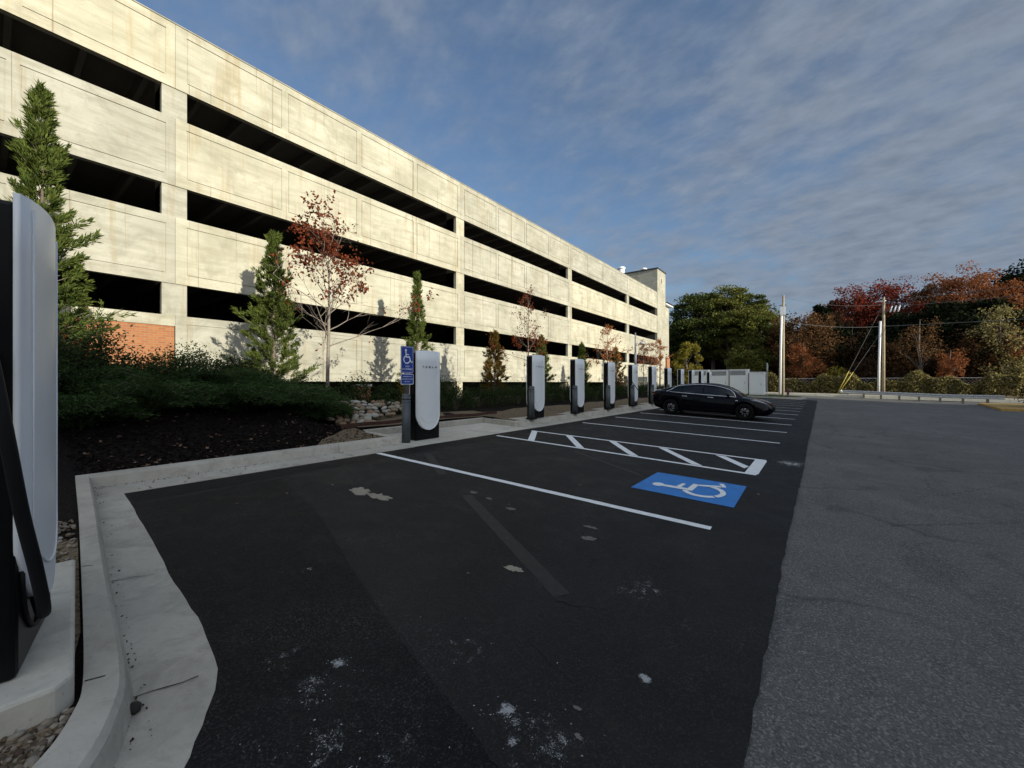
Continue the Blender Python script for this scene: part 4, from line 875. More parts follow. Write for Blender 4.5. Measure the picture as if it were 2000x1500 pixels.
def branches(r, tm, base, d, L_b, rad, depth, tips, n=4, droop=0.0, kids=(3, 5), spread=.75):
    pts = [Vector(base)]; d = Vector(d).normalized()
    for k in range(n): d = (d+Vector(r.normal(size=3))*.13+Vector((0, 0, .06-droop))).normalized(); pts.append(pts[-1]+d*L_b/n)
    tm.tube(pts, [rad*(1-.75*k/n) for k in range(n+1)], 5 if depth else 4, False)
    if depth == 0: tips.append((pts[-1], d)); tips.append((pts[-2], d)); return
    for _ in range(int(r.integers(*kids))):
        k = int(r.integers(1, n+1)); dd = (d+Vector(r.normal(size=3))*spread).normalized()
        branches(r, tm, pts[k], dd, L_b*(.45+.3*r.random()), rad*.45, depth-1, tips, n, droop, kids, spread)
    tips.append((pts[-1], d))
def maple(name, loc, h, w, seed, mat, label, keep, leafn=16, leaf=.085, rad=.045, group=None, cat='tree', trunk_clear=.32, nb=16, bark='bark_pale', topw=.75):
    r = rs(seed); t = empty(name, loc, 0, label, cat, group); tm = MB(); tips = []
    tp = [(0, 0, -.2), (0, 0, h*.2), (.03, .02, h*.45), (.0, .05, h*.7), (.05, 0, h*.97)]; tm.tube(tp, [rad*1.25, rad, rad*.8, rad*.5, .006], 8)
    for i in range(nb):
        f = (i+.5)/nb; z = h*(trunk_clear+(.97-trunk_clear)*f); a = i*2.4+r.random(); Lb = w*(1.05-topw*f)*(.6+.5*r.random())
        branches(r, tm, (0, .03*f, z), (math.cos(a), math.sin(a), .35+1.3*f), Lb, rad*.38*(1.1-.6*f), 2, tips)
    P = []
    for p, d in tips:
        kp = keep(p.z/h, p, r)
        if kp > 0: n = int(leafn*kp*(.4+r.random())); P.append(np.array(p)+r.normal(size=(n, 3))*np.array([.065, .065, .065])*(w/1.4))
    P = np.concatenate(P) if P else np.zeros((1, 3)); V = leaves(P, leaf, .62, np.tile([0, 0, -.6], (len(P), 1)), 1.0, r)
    tm.build('trunk', M[bark], t, True); mesh_np('crown', V, len(P), 4, mat, t)
    return t
def shrub(name, loc, rx, ry, h, seed, mat, label, n=2600, leaf=.05, group=None, cat='shrub', stems=9, gap=.25, z0=.12):
    r = rs(seed); t = empty(name, loc, 0, label, cat, group); sm_ = MB(); C = []
    for i in range(stems):
        a = r.random()*6.28; q = (.25+.7*r.random()); e = (math.cos(a)*rx*q*.75, math.sin(a)*ry*q*.75, h*(.45+.4*r.random())); sm_.tube([(0, 0, -.08), (e[0]*.35, e[1]*.35, e[2]*.5), e], [.012, .009, .004], 4, False)
    k = 46; cen = unit(r.normal(size=(k, 3))); cen[:, 2] = np.abs(cen[:, 2])*1.1-.12; cen *= (.55+.42*r.random((k, 1))); cen *= np.array([rx, ry, h*.82]); cen[:, 2] += z0*h+.02
    idx = r.integers(0, k, n); P = cen[idx]+r.normal(size=(n, 3))*np.array([rx, ry, h])*(.10+.05*r.random((n, 1))); ok = P[:, 2] > .02; P = P[ok]
    if gap: P = P[r.random(len(P)) > gap*np.abs(np.sin(P[:, 0]*9+seed)*np.cos(P[:, 1]*8))]
    V = leaves(P, leaf, .5, np.tile([0, 0, .4], (len(P), 1)), 1.0, r); sm_.build('stems', M['bark'], t, True); mesh_np('foliage', V, len(P), 4, mat, t); return t
def juniper(loc, rad, h, seed, label, n=75, lit=None):
    r = rs(seed); t = empty('juniper', loc, 0, label, 'shrub', 'spreading junipers on the mulch'); tm = MB(); P = []; D = []
    for i in range(n):
        a = r.random()*6.28; L_ = rad*(.35+.65*r.random()); up = h*(.35+.8*r.random())
        pts = [np.array([math.cos(a)*L_*s, math.sin(a)*L_*s, up*math.sin(min(1, s*1.15)*2.3)*.8+.05]) for s in np.linspace(0, 1, 6)]
        tm.tube([tuple(p) for p in pts], [.010, .009, .007, .005, .004, .002], 4, False)
        m = 95; s = r.random(m)**.7; q = np.array([np.interp(s, np.linspace(0, 1, 6), [p[c] for p in pts]) for c in range(3)]).T+r.normal(size=(m, 3))*np.array([.05, .05, .03])
        P.append(q); D.append(np.tile([math.cos(a), math.sin(a), .35], (m, 1)))
    P = np.concatenate(P); D = np.concatenate(D); P3 = np.repeat(P, 3, 0)+r.normal(size=(len(P)*3, 3))*.018
    x, y = loc[0], loc[1]; V = leaves(P3, .055, .22, np.repeat(D, 3, 0), .6, r); tm.build('stems', M['bark'], t, True); mesh_np('foliage', V, len(P3), 4, L['juniper'], t); return t
bh = lambda x, y: (x, y, bed_h(x, y))

conifer('conifer', bh(-12.4, .70), 6.0, 1.02, 11, L['conifer'], 'tall green conifer at the left edge behind the near charging post', group='young conifers along the garage', dens=62, need=.11, nb=130)
conifer('conifer', bh(-14.2, 5.75), 5.7, 1.15, 12, L['conifer'], 'bushy green conifer behind the tall bare-trunked red tree', group='young conifers along the garage', dens=60)
conifer('conifer', bh(-14.0, 11.5), 5.6, .72, 13, L['conifer'], 'narrow pointed conifer directly behind the blue parking sign and first charging post', group='young conifers along the garage', dens=40)
conifer('conifer', bh(-13.0, 15.6), 3.3, .85, 14, L['conifer_mix'], 'short conifer with bronze orange top between the first and second charging posts', group='young conifers along the garage', dens=50)
conifer('conifer', bh(-12.6, 19.3), 3.4, .80, 15, L['conifer'], 'dark green conifer just right of the second charging post', group='young conifers along the garage', dens=50)
conifer('conifer', bh(-12.8, 24.6), 3.4, .75, 16, L['conifer'], 'thin green conifer between the third and fourth charging posts', group='young conifers along the garage', dens=45)
conifer('conifer', bh(-12.2, 28.9), 3.4, .95, 17, L['conifer_mix'], 'bronze and orange conifer behind the fourth charging post', group='young conifers along the garage', dens=50)
# deciduous trees with thinning leaves
def k1(f, p, r): return (1.9 if f > .62 and r.random() < .36 else 0) if f > .5 else (.35 if r.random() < .10 else 0)
maple('maple_tree', bh(-11.9, 6.35), 5.25, 1.9, 21, L['maple'], 'tall thin maple with red leaves on top and bare lower twigs', k1, 8, .10, .055, 'young maples in the bed', nb=20, trunk_clear=.36, topw=.45)
k2 = lambda f, p, r: (1.2 if r.random() < .5 else 0) if .3 < f < .62 else (.8 if r.random() < .25 else 0)
maple('maple_tree', bh(-10.9, 15.5), 4.9, 1.35, 22, L['maple'], 'pinkish red thin maple behind the second charging post', k2, 11, .075, .04, 'young maples in the bed', nb=15, bark='bark')
maple('maple_tree', bh(-10.8, 24.2), 4.4, 1.35, 23, L['maple_or'], 'orange leaved maple left of the fourth charging post', lambda f, p, r: 1.3 if r.random() < .7 and f < .6 else (.6 if r.random() < .35 else 0), 12, .085, .04, 'young maples in the bed', nb=15)
maple('maple_tree', bh(-11.2, 32.0), 4.0, 1.3, 24, L['maple'], 'small maple with crimson leaves above the garage sign', lambda f, p, r: 1.0 if r.random() < .45 else 0, 12, .085, .035, 'young maples in the bed', nb=13)
maple('maple_tree', bh(-11.4, 36.8), 4.5, 1.2, 25, L['maple_or'], 'pale orange maple beside the brick pilaster at the far garage corner', lambda f, p, r: 1.0 if r.random() < .6 else 0, 12, .085, .035, 'young maples in the bed', nb=13)
# shrubs
for k, (x, y, rx_, h_, lb) in enumerate(((-11.6, 3.9, .85, 1.0, 'dark rounded holly between the open holly shrub and the conifer foot'), (-11.3, 5.5, .8, .95, 'dark rounded holly left of the maple trunk'), (-10.6, 2.4, .9, .95, 'dark rounded holly on the bank in front of the open holly shrub'), (-11.0, .75, 1.1, 1.35, 'dark rounded holly below the tall left conifer'), (-10.2, 7.2, .6, .8, 'small dark holly right of the maple trunk, above the stones'), (-10.6, 9.9, .75, 1.0, 'dark rounded shrub right behind the first charging post'))):
    shrub('holly_shrub', bh(x, y), rx_, rx_, h_, 700+k, L['holly'], lb, 5200, .055, 'holly shrubs', gap=.15)
shrub('holly_shrub', bh(-12.6, 3.15), .95, .85, 1.15, 31, L['holly'], 'rounded dark open holly shrub in front of the brick wall end', 5200, .055, 'holly shrubs', gap=.5)
shrub('holly_shrub', bh(-12.0, 4.75), .85, .8, 1.1, 32, L['holly'], 'dark holly shrub left of the bushy conifer foot', 4200, .055, 'holly shrubs', gap=.5)
shrub('holly_shrub', bh(-10.7, 6.55), .8, .75, 1.05, 33, L['holly'], 'dark holly shrub right beside the foot of the tall maple', 4200, .055, 'holly shrubs')
shrub('holly_shrub', bh(-11.2, 1.15), 1.1, 1.0, 1.45, 34, L['holly'], 'big dark holly shrub in front of the tall left conifer', 9000, .055, 'holly shrubs')
shrub('holly_shrub', bh(-10.0, .15), 1.3, .9, 1.5, 35, L['holly'], 'large dark holly shrub showing just right of the near charging post', 9000, .055, 'holly shrubs')
shrub('red_shrub', bh(-13.2, 1.15), .75, .6, 1.75, 36, L['redbush'], 'bright red and orange shrub glowing against the brick wall', 2600, .075, cat='shrub')
shrub('holly_shrub', bh(-12.2, 5.6), .6, .6, .95, 51, L['holly'], 'small dark holly shrub in front of the bushy conifer', 3000, .055, 'holly shrubs')
shrub('red_shrub', (-11.0, 9.0, bed_h(-11.0, 9.0)), .55, .6, .95, 37, L['redbush'], 'dull red shrub behind the post of the blue parking sign', 1300, .085, cat='shrub')
shrub('yellow_shrub', (-12.6, 10.3, bed_h(-12.6, 10.3)), .8, .7, 1.7, 38, L['yellow'], 'yellow green shrub behind the blue parking sign', 2800, .07, cat='shrub')
JX = ((-8.95, 1.7, 1.15, .46), (-8.85, 2.9, 1.1, .46), (-9.1, 3.9, 1.05, .42), (-9.6, 5.0, .7, .36), (-8.6, .8, .95, .40))
jl = ['large spreading juniper rising behind the mulch left of the maple trunk', 'spreading juniper at the left end of the mulch bank', 'spreading juniper in front of the holly shrub by the brick wall', 'spreading juniper below the tall maple trunk', 'spreading juniper draping towards the river stones', 'low juniper in the middle of the mulch bank crest', 'juniper behind the crest of the mulch bank', 'low juniper behind the near kerb corner', 'juniper spilling down the left half of the mulch bank', 'juniper spilling down the middle of the mulch bank', 'juniper spilling down the right half of the mulch bank', 'small juniper overhanging the left end of the river stones', 'small juniper nearest the kerb corner on the mulch bank']
for i, (x, y, rd, h) in enumerate(((-10.4, 3.0, 1.25, .42), (-9.9, 1.0, 1.2, .45), (-11.0, 1.9, 1.2, .45), (-10.3, 5.0, 1.05, .50), (-9.35, 4.75, .90, .36), (-10.1, 4.0, 1.0, .38), (-11.4, 4.0, 1.2, .42), (-9.6, -.3, 1.2, .45))+JX):
    juniper(bh(x, y), rd, h*1.2, 60+i, jl[i], 80)
# clipped hedge plants in a row behind the gravel
hl = ['dark hedge shrub near the recess kerb, first of the hedge row', 'dark hedge shrub second in the row, left of the second charging post', 'dark hedge shrub third in the row, left of the second charging post', 'dark hedge shrub just left of the second charging post']
hedge_proto = None
for i in range(22):
    y = 9.9+1.22*i; x = -10.0+.1*math.sin(i*2.1)
    if hedge_proto is None: hedge_proto = [shrub('hedge_shrub', bh(x, y), .75, .72, .86, 40+k, L['holly'], hl[0], 4200, .05, 'hedge row behind the charging posts', gap=.15) for k in range(2)]; hedge_proto[1].location = bh(-10.1, 11.2); tag(hedge_proto[1], hl[1]); continue
    if i == 1: continue
    c = copy_tree(hedge_proto[i % 2]); c.location = bh(x, y); c.rotation_euler.z = i*1.7; s = .9+.2*rr.random(); c.scale = (s, s, s)
    tag(c, hl[i] if i < 4 else 'dark clipped shrub in the continuous hedge beyond the second charging post')

# fallen leaves and bark chips on the bank
r = rs(5)
def scatter_xy(n, f):
    out = []
    while len(out) < n:
        x, y = f(r)
        out.append((x, y))
    return out
pts = scatter_xy(16000, lambda r: (-7.05-3.4*r.random()**1.3, .7+4.2*r.random())); P = np.array([(x, y, bed_h(x, y)+.008) for x, y in pts])
D = unit(r.normal(size=(len(P), 3))*np.array([1, 1, .25])); V = leaves(P, .065, .28, D, .05, r); tag(mesh_np('bark_mulch', V, len(P), 4, L['chip']), 'loose black bark chips covering the bank above the kerb', 'bark mulch', kind='stuff')
def star_leaves(pts, size, name, label, zf):
    V = []; F3 = 0
    for x, y in pts:
        s = size*(.6+.7*r.random()); a0 = r.random()*6.28; n = Vector(r.normal(size=3)*.35+np.array([0, 0, 1])).normalized(); t = n.orthogonal().normalized(); bb = n.cross(t); c = Vector((x, y, zf(x, y)+.02)); ring = []
        for k in range(10): rad = s*(.55+.1*r.random() if k % 2 == 0 else .20); a = a0+k*math.pi/5; ring.append(c+(t*math.cos(a)+bb*math.sin(a))*rad+n*(.15*rad))
        for k in range(10): V += [c, ring[k], ring[(k+1) % 10]]; F3 += 1
    o = mesh_np(name, np.array([tuple(v) for v in V]), F3, 3, L['dry']); tag(o, label, 'leaves', kind='stuff')
pts = scatter_xy(330, lambda r: (-7.1-2.6*r.random()**1.1, .75+4.3*r.random())); star_leaves(pts, .055, 'fallen_leaves', 'dry pale lobed leaves scattered over the dark mulch', bed_h)
pts = [(-6.85+rr.uniform(0, .45), rr.choice([rr.uniform(.95, 2.5), rr.uniform(.95, 6)])) for _ in range(26)]+[(-6.0+4*rr.random(), .72+.08*rr.random()) for _ in range(0)]+[(-rr.uniform(.5, 6.2), rr.uniform(1.2, 9)) for _ in range(16)]+[(rr.uniform(0, 4), rr.uniform(3, 14)) for _ in range(10)]
star_leaves(pts, .035, 'gutter_leaves', 'few dry leaves lying in the gutter and on the asphalt', lambda x, y: g0(x)-.005)
pts = scatter_xy(260, lambda r: (-7.1-1.6*r.random(), 9.4+25*r.random())); star_leaves(pts, .05, 'bed_leaves', 'dry leaves on the gravel strip in front of the hedge', bed_h)
# crumbs of bark and grit caught in the gutter
def along(P, r): i = int(r.integers(0, len(P)-1)); t = r.random(); return (P[i][0]*(1-t)+P[i+1][0]*t, P[i][1]*(1-t)+P[i+1][1]*t)
gp = []
for _ in range(110): x, y = along(KF[3:], r); gp.append((x+abs(r.normal())*.04, y+abs(r.normal())*.035+.02))
for _ in range(220): gp.append((-6.85+.03+abs(r.normal())*.05, .8+4.4*r.random()**1.5))
for _ in range(260): gp.append((-6.85+.03+abs(r.normal())*.05, 9.3+12*r.random()))
P = np.array([(x, y, g0(x)+.018) for x, y in gp]); tag(mesh_np('gutter_debris', leaves(P, .015, .6, unit(r.normal(size=(len(P), 3))*np.array([1, 1, .2])), .05, r), len(P), 4, L['dkbrown']), 'brown crumbs of bark and grit lying in the concrete gutter', 'debris', kind='stuff')
# coarse gravel around the near pad
pts = scatter_xy(4200, lambda r: (-1.62-1.1*r.random(), -1.2+1.45*r.random())); pts = [(x, y) for x, y in pts if y < kby(x)-.01 and not (x < -2.36 and y > -.9)]+[(x, y) for x, y in scatter_xy(900, lambda r: (-4.05-1.1*r.random(), -.7+1.2*r.random())) if y < kby(x)-.02]
pm = MB(); V = []; Fs = []
for x, y in pts:
    s_ = .008+.013*r.random()**1.5; a = r.random()*6.28; q = .55+.5*r.random(); ca, sa = math.cos(a), math.sin(a); z = bed_h(x, y)+.012+.008*r.random(); tl = r.normal()*.4; o0 = len(V)
    for i_, b_ in enumerate((-1.35, -.7, 0, .7, 1.35)):
        for k_ in range(7):
            th = k_*.8976; vx = math.cos(b_)*math.cos(th)*(1+.12*math.sin(2*th+a)); vy = math.cos(b_)*math.sin(th); vz = math.sin(b_)*.6+vx*tl; V.append((x+(vx*ca-vy*q*sa)*s_, y+(vx*sa+vy*q*ca)*s_, z+vz*s_))
    for i_ in range(4):
        for k_ in range(7): Fs.append((o0+i_*7+k_, o0+i_*7+(k_+1) % 7, o0+i_*7+7+(k_+1) % 7, o0+i_*7+7+k_))
    Fs += [tuple(o0+28+k_ for k_ in range(7))]
o = pm.add(V, Fs).build('pebbles', M['pebble'], None, True); tag(o, 'loose brown and tan pebbles around the near charger pad', 'pebbles', kind='stuff')
MB().add([(.035*math.cos(a)*(1+.2*math.sin(3*a))*math.cos(b_), .03*math.sin(a)*math.cos(b_), .022*math.sin(b_)) for b_ in (-1.2, -.5, .1, .7, 1.3) for a in [k*.785 for k in range(8)]], [(i*8+k, i*8+(k+1) % 8, (i+1)*8+(k+1) % 8, (i+1)*8+k) for i in range(4) for k in range(8)]+[tuple(range(32, 40))]).build('loose_stone', M['faded'], None, True)
so = bpy.data.objects['loose_stone']; gx_, gy_ = gpt(262, 1402); so.location = (gx_-.02, gy_, g0(gx_)+.03); tag(so, 'small dark stone lying in the gutter against the near kerb', 'stone')

# river stones in the swale by the first charging post
stv = []
for k in range(4):
    V = []; Fs = []; q = rs(90+k); ph = q.random(4)*6
    for i in range(9):
        b_ = -math.pi/2+math.pi*i/8
        for j in range(12):
            a = j*math.pi/6; m = 1+.10*math.sin(2*a+ph[0])+.06*math.sin(3*b_+ph[1]); V.append((math.cos(a)*math.cos(b_)*m, math.sin(a)*math.cos(b_)*.78*m, math.sin(b_)*.62))
    for i in range(8):
        for j in range(12): Fs.append((i*12+j, i*12+(j+1) % 12, (i+1)*12+(j+1) % 12, (i+1)*12+j))
    me = bpy.data.meshes.new('river_stone'); me.from_pydata(V, [], Fs); me.polygons.foreach_set('use_smooth', [True]*len(Fs)); me.materials.append(mat_simple('river_stone', [(.20,.155,.10), (.26,.23,.18), (.31,.30,.27), (.23,.145,.09)][k], .8, var=.2, scale=3)); stv.append(me)
cnt = 0
rows = 7
for row in range(rows):
    for i in range(13):
        x = -8.75-.19*row+rr.uniform(-.05, .05); y = 5.05+.20*i-.05*row+rr.uniform(-.05, .05)
        if i > 4 and row < 2 or i > 9 and row < 3: continue
        s = rr.uniform(.085, .125); o = bpy.data.objects.new('river_stone', stv[rr.randrange(4)]); col.objects.link(o); o.location = (x, y, bed_h(x, y)+.03+.055*row); o.scale = (s, s*rr.uniform(.9, 1.2), s*rr.uniform(.75, 1)); o.rotation_euler = (rr.uniform(-.4, .4), rr.uniform(-.6, .1), rr.uniform(0, 6.3))
        tag(o, 'smooth tan river stone in the stone pile left of the blue sign post', 'stone', 'river stones piled in the swale'); cnt += 1

# small brick pier with pale cap behind the stones
pr = empty('brick_pier', (-11.6, 7.35, bed_h(-11.6, 7.35)), 0, 'short square brick pier with pale cap stone behind the river stones', 'brick pier')
b = MB(); b.box(-.17, .17, -.17, .17, -.3, .72); b.build('shaft', M['brick'], pr); b = MB(); b.box(-.21, .21, -.21, .21, .722, .80); b.build('cap_stone', M['pad'], pr, bevel=.02)

# garage sign on a low wall between the posts
gsn = empty('garage_sign', (-12.2, 33.1, .0), R(-20), 'tan parking garage sign panel on a low grey masonry wall', 'sign')
b = MB(); b.box(-.15, .15, -1.3, 1.3, -.2, 2.0); b.build('wall', M['facade'], gsn, bevel=.02); b = MB(); b.box(.152, .19, -1.0, 1.0, .75, 1.62); pn = b.build('panel', M['tan'], gsn)
TG = lambda y, z: Matrix.Translation((.193, y, z)) @ Matrix.Rotation(R(90), 4, 'Z') @ Matrix.Rotation(R(90), 4, 'X')
for k, s in enumerate(('PARKING', 'GARAGE', 'EXIT')): text(s, .26 if k < 2 else .2, 'lettering', M['brown'], pn, TG(0, 1.38-.26*k))
# lamp post above the fifth charger
Y = 29.0; X = atX(1242, -9.3); 
lp_ = empty('lamp_post', (-9.3, atX(1241, -9.3), bed_h(-9.3, atX(1241, -9.3))), R(0), 'slim silver lamp post with curved arm rising above the charging post with the cable', 'lamp post')
b = MB(); b.tube([(0, 0, 0), (0, 0, 2.9)], [.085, .075], 12); b.tube([(0, 0, 2.9), (0, 0, 4.15)], [.045, .04], 10); b.build('pole', M['grey_ring'], lp_, True)
b = MB(); b.tube(bez([(.04, .06, 2.4), (.04, .12, 3.2), (.10, .30, 3.55), (.18, .55, 3.62)]), .02, 8); b.build('arm', M['galv'], lp_, True)
b = MB(); b.lathe([(.05, .12), (.17, .04), (.19, 0), (.02, -.01)], 14, (.20, .64, 3.50)); b.build('lamp_head', M['galv'], lp_, True)
b = MB(); b.lathe([(.16, 0), (.16, .05), (.09, .08)], 12); b.build('base', M['galv'], lp_, True)

# ------------------------------------------------------------------ far side: cabinets, poles, guardrail, fence, woods
gz = lambda x: g0(x)
def cabinet(u0, u1, vt, Y, label, vent=True, d=1.1):
    x0, x1 = atY(u0, Y), atY(u1, Y); w = x1-x0; zt = hgt(u1, vt, Y)-gz(x0)
    t = empty('electrical_cabinet', ((x0+x1)/2, Y, gz(x0)+.02), 0, label, 'electrical cabinet', 'white electrical cabinets at the end of the lot')
    b = MB(); b.box(-w/2, w/2, 0, d, .12, zt); b.build('body', M['pvc'], t, bevel=.02)
    b = MB(); b.box(-w/2-.02, w/2+.02, -.03, d+.02, 0, .118); b.build('plinth', M['slab'], t)
    b = MB(); b.box(-w/2-.03, w/2+.03, -.06, d+.03, zt+.002, zt+.07); b.build('lid', M['sign_white'], t)
    b = MB(); b.box(-w/2+.06, w/2-.22, -.028, -.002, .25, zt-(.55 if vent else .12)); b.build('door', M['white'], t)
    if vent:
        v = MB(); v.box(-w/2+.06, w/2-.22, -.02, -.002, zt-.50, zt-.08); vv = v.build('vent', M['grey_ring'], t)
        s = MB()
        for k in range(6): z = zt-.47+.065*k; s.box(-w/2+.09, w/2-.25, -.032, -.021, z, z+.02)
        s.build('louvre', M['galv'], vv)
    b = MB(); b.box(w/2-.28, w/2-.26, -.05, -.029, zt*.45, zt*.45+.22); b.build('handle', M['rubber'], t)
    return t
cabinet(1352, 1383, 724, 45.5, 'white vented electrical cabinet, leftmost, behind the far charging posts')
cabinet(1388, 1423, 724, 45.2, 'white vented electrical cabinet, second from the left')
cabinet(1425, 1461, 723, 44.9, 'white vented electrical cabinet with grey louvre beside the plain one')
cabinet(1463, 1493, 728, 44.6, 'plain lower white electrical cabinet at the right end', vent=False)
# grass island, sidewalk, verge
def slab_poly(name, mat, poly, z0, z1):
    b = MB(); n = len(poly); P = [(x, y, gz(x)+z) for z in (z0, z1) for x, y in poly]
    b.add(P, [tuple(range(n))[::-1], tuple(range(n, 2*n))]+[(i, (i+1) % n, n+(i+1) % n, n+i) for i in range(n)]); tag(b.build(name, mat), kind='structure')
M['walk'] = m_concrete('sunlit_concrete', (.58,.55,.46), (.70,.67,.58), .8)  # paler than the pad concrete, sunlight put into the colour
slab_poly('island_kerb', M['kerb'], [(-11, 42.5), (-2.6, 42.5), (-1.5, 43.2), (-.9, 44.6), (-1.2, 46.2), (-2.4, 47.4), (-4.5, 47.9), (-11, 48.2)], -.1, .14)
slab_poly('grass_island', M['grass'], [(-11, 42.75), (-2.7, 42.75), (-1.75, 43.4), (-1.2, 44.6), (-1.45, 46.0), (-2.5, 47.1), (-4.5, 47.6), (-11, 47.9)], .10, .165)
slab_poly('pavement', M['walk'], [(-13, 56.5), (24, 56.5), (24, 58.6), (-13, 58.6)], -.2, .14)
slab_poly('verge', M['gravel'], [(-40, 58.6), (60, 58.6), (60, 66), (-40, 66)], -.2, .16)
# side street sunlit strip beyond the island is the drive itself; kerb island at the right edge with dark hedge
xr = atY(1972, 47)
slab_poly('yellow_kerb', mat_simple('yellow_kerb_paint', (.42,.26,.07), .8, var=.25, scale=5), [(atY(1955, 40), 40), (atY(1955, 40)+9, 38), (atY(1955, 40)+9, 50), (atY(1910, 50), 50)], -.2, .14)
for i in range(5):
    shrub('clipped_bush', (atY(1992, 44)+1.0+.9*i*.9, 43+1.1*i, .05), 1.25, 1.25, 2.3-.1*i, 200+i, L['dark'], ('big black clipped bush at the right edge of the driveway', 'dark clipped bush, second from the yellow kerb', 'dark clipped bush third along the right island', 'dark clipped bush fourth along the right island', 'dark clipped bush farthest along the right island')[i], 6000, .10, 'bushes on the right island', 'bush', gap=0, z0=.3)
# hydrant
X, Y = atY(1539, 44.2), 44.2
hy = empty('fire_hydrant', (X, Y, gz(X)+.165), 0, 'dark red fire hydrant on the small grass island', 'fire hydrant')
MB().lathe([(.16, 0), (.16, .04), (.10, .06), (.10, .48), (.13, .50), (.13, .54)], 16).build('barrel', M['hydrant'], hy, True)
MB().lathe([(.12, .541), (.11, .60), (.07, .66), (.03, .68), (.03, .73)], 16).build('bonnet', M['hydrant'], hy, True)
for s in (-1, 1): MB().tube([(s*.08, 0, .40), (s*.19, 0, .40)], .055, 10).build('nozzle', M['hydrant'], hy, True)
MB().tube([(0, -.08, .34), (0, -.19, .34)], .07, 10).build('nozzle', M['hydrant'], hy, True)
# sign seen edge-on
X, Y = atY(1498, 43.6), 43.6
sp_ = empty('road_sign', (X, Y, gz(X)+.165), R(10), 'tall thin white sign seen nearly edge-on beside the cabinets', 'sign')
b = MB(); b.box(-.03, .03, -.03, .03, 0, 3.0); b.build('post', M['galv'], sp_)
V = [(.04, .36*math.cos(a), 2.55+.42*math.sin(a)) for a in [k*math.pi/8 for k in range(16)]]; MB().add(V+[(.055, y, z) for _, y, z in V], [tuple(range(16))[::-1], tuple(range(16, 32))]+[(i, (i+1) % 16, 16+(i+1) % 16, 16+i) for i in range(16)]).build('plate', M['sign_white'], sp_)
# utility poles
def pole(u, Y, vt, vb, label, second_u, v2, left=True):
    X = atY(u, Y); z0 = gz(X)+.1; h = hgt(u, vt, Y)-z0; t = empty('utility_pole', (X, Y, z0), 0, label, 'utility pole', 'utility poles behind the guardrail')
    MB().tube([(0, 0, -.3), (.02, 0, h*.5), (.05, 0, h)], [.17, .15, .11], 10).build('pole', M['wood_pole'], t, True)
    x2 = atY(second_u, Y)-X; h2 = hgt(second_u, v2, Y)-z0
    MB().tube([(x2-.06, -.12, 0), (x2, -.12, h2*.5), (x2+.10, -.10, h2)], [.13, .11, .11], 10).build('conduit', M['pvc'], t, True)
    return t, X, z0, h
p1, X1, z1_, h1 = pole(1529, 54, 577, 772, 'grey topped utility pole left of the autumn trees, with a white conduit', 1525, 603)
b = MB(); b.box(-.22, .22, -.32, -.05, h1*.80, h1*.88); b.build('junction_box', M['pvc'], p1)
b = MB(); b.tube([(-.35, 0, h1*.90), (.35, 0, h1*.90)], .035, 6); b.build('crossbar', M['wire'], p1)
p2, X2, z2_, h2 = pole(1725, 61, 581, 777, 'sunlit wooden utility pole with fuses and guy wires behind the guardrail', 1717, 628)
for k in range(3): MB().tube([(.55+.32*k, -.1, h2*.845), (.72+.32*k, -.1, h2*.905)], [.07, .05], 8).build('fuse_cutout', M['sign_white'], p2, True)
b = MB(); b.tube([(-.5, 0, h2*.865), (1.4, 0, h2*.865)], .045, 6); b.build('crossbar', M['wire'], p2)
b = MB(); b.tube([(-.5, 0, h2*.965), (.25, 0, h2*.965)], .06, 8); b.build('insulator', M['sign_white'], p2, True)
def wire(name, a, c_, sag, rad, label, mat='wire'):
    A, B = Vector(a), Vector(c_); b = MB(); b.tube([A+(B-A)*t+Vector((0, 0, -4*sag*t*(1-t))) for t in [k/14 for k in range(15)]], rad, 5); tag(b.build(name, M[mat]), label, 'cable')
T2 = Vector((X2, 61, z2_)); T1 = Vector((X1, 54, z1_))
wl = ['topmost overhead line running right from the sunlit utility pole', 'second overhead line running right from the sunlit utility pole', 'lowest long telephone line running right from the sunlit utility pole']
for k, (z, dz) in enumerate(((h2*.97, 1.0), (h2*.90, .9), (h2*.71, .2))): wire('overhead_line', T2+Vector((.05, 0, z)), (T2.x+45, 58-4, z2_+z+dz), .5, .018 if k < 2 else .025, wl[k])
wire('overhead_line', T1+Vector((0, 0, h1*.985)), T2+Vector((0, 0, h2*.93)), .5, .012, 'thin overhead line between the two utility poles, upper one'); wire('overhead_line', T1+Vector((0, 0, h1*.74)), T2+Vector((0, 0, h2*.71)), .35, .02, 'telephone line between the two utility poles, lower one')
gl = ['steeper guy wire with yellow guard from the top of the sunlit pole', 'flatter guy wire with yellow guard from the middle of the sunlit pole']
for k, (zz, u) in enumerate(((.93, 1634), (.68, 1630))):
    gx = atY(u, 60.5); a = Vector((gx+.25*k, 60.5, gz(gx)+.1)); c_ = T2+Vector((0, 0, h2*zz)); t = empty('guy_wire', a, 0, gl[k], 'guy wire', 'guy wires of the sunlit pole')
    MB().tube([(0, 0, 0), tuple(c_-a)], .022, 6).build('wire', M['wire'], t); d = (c_-a).normalized(); MB().tube([(0, 0, 0), tuple(d*3.0)], .04, 8).build('guard', M['yellow'], t, True)
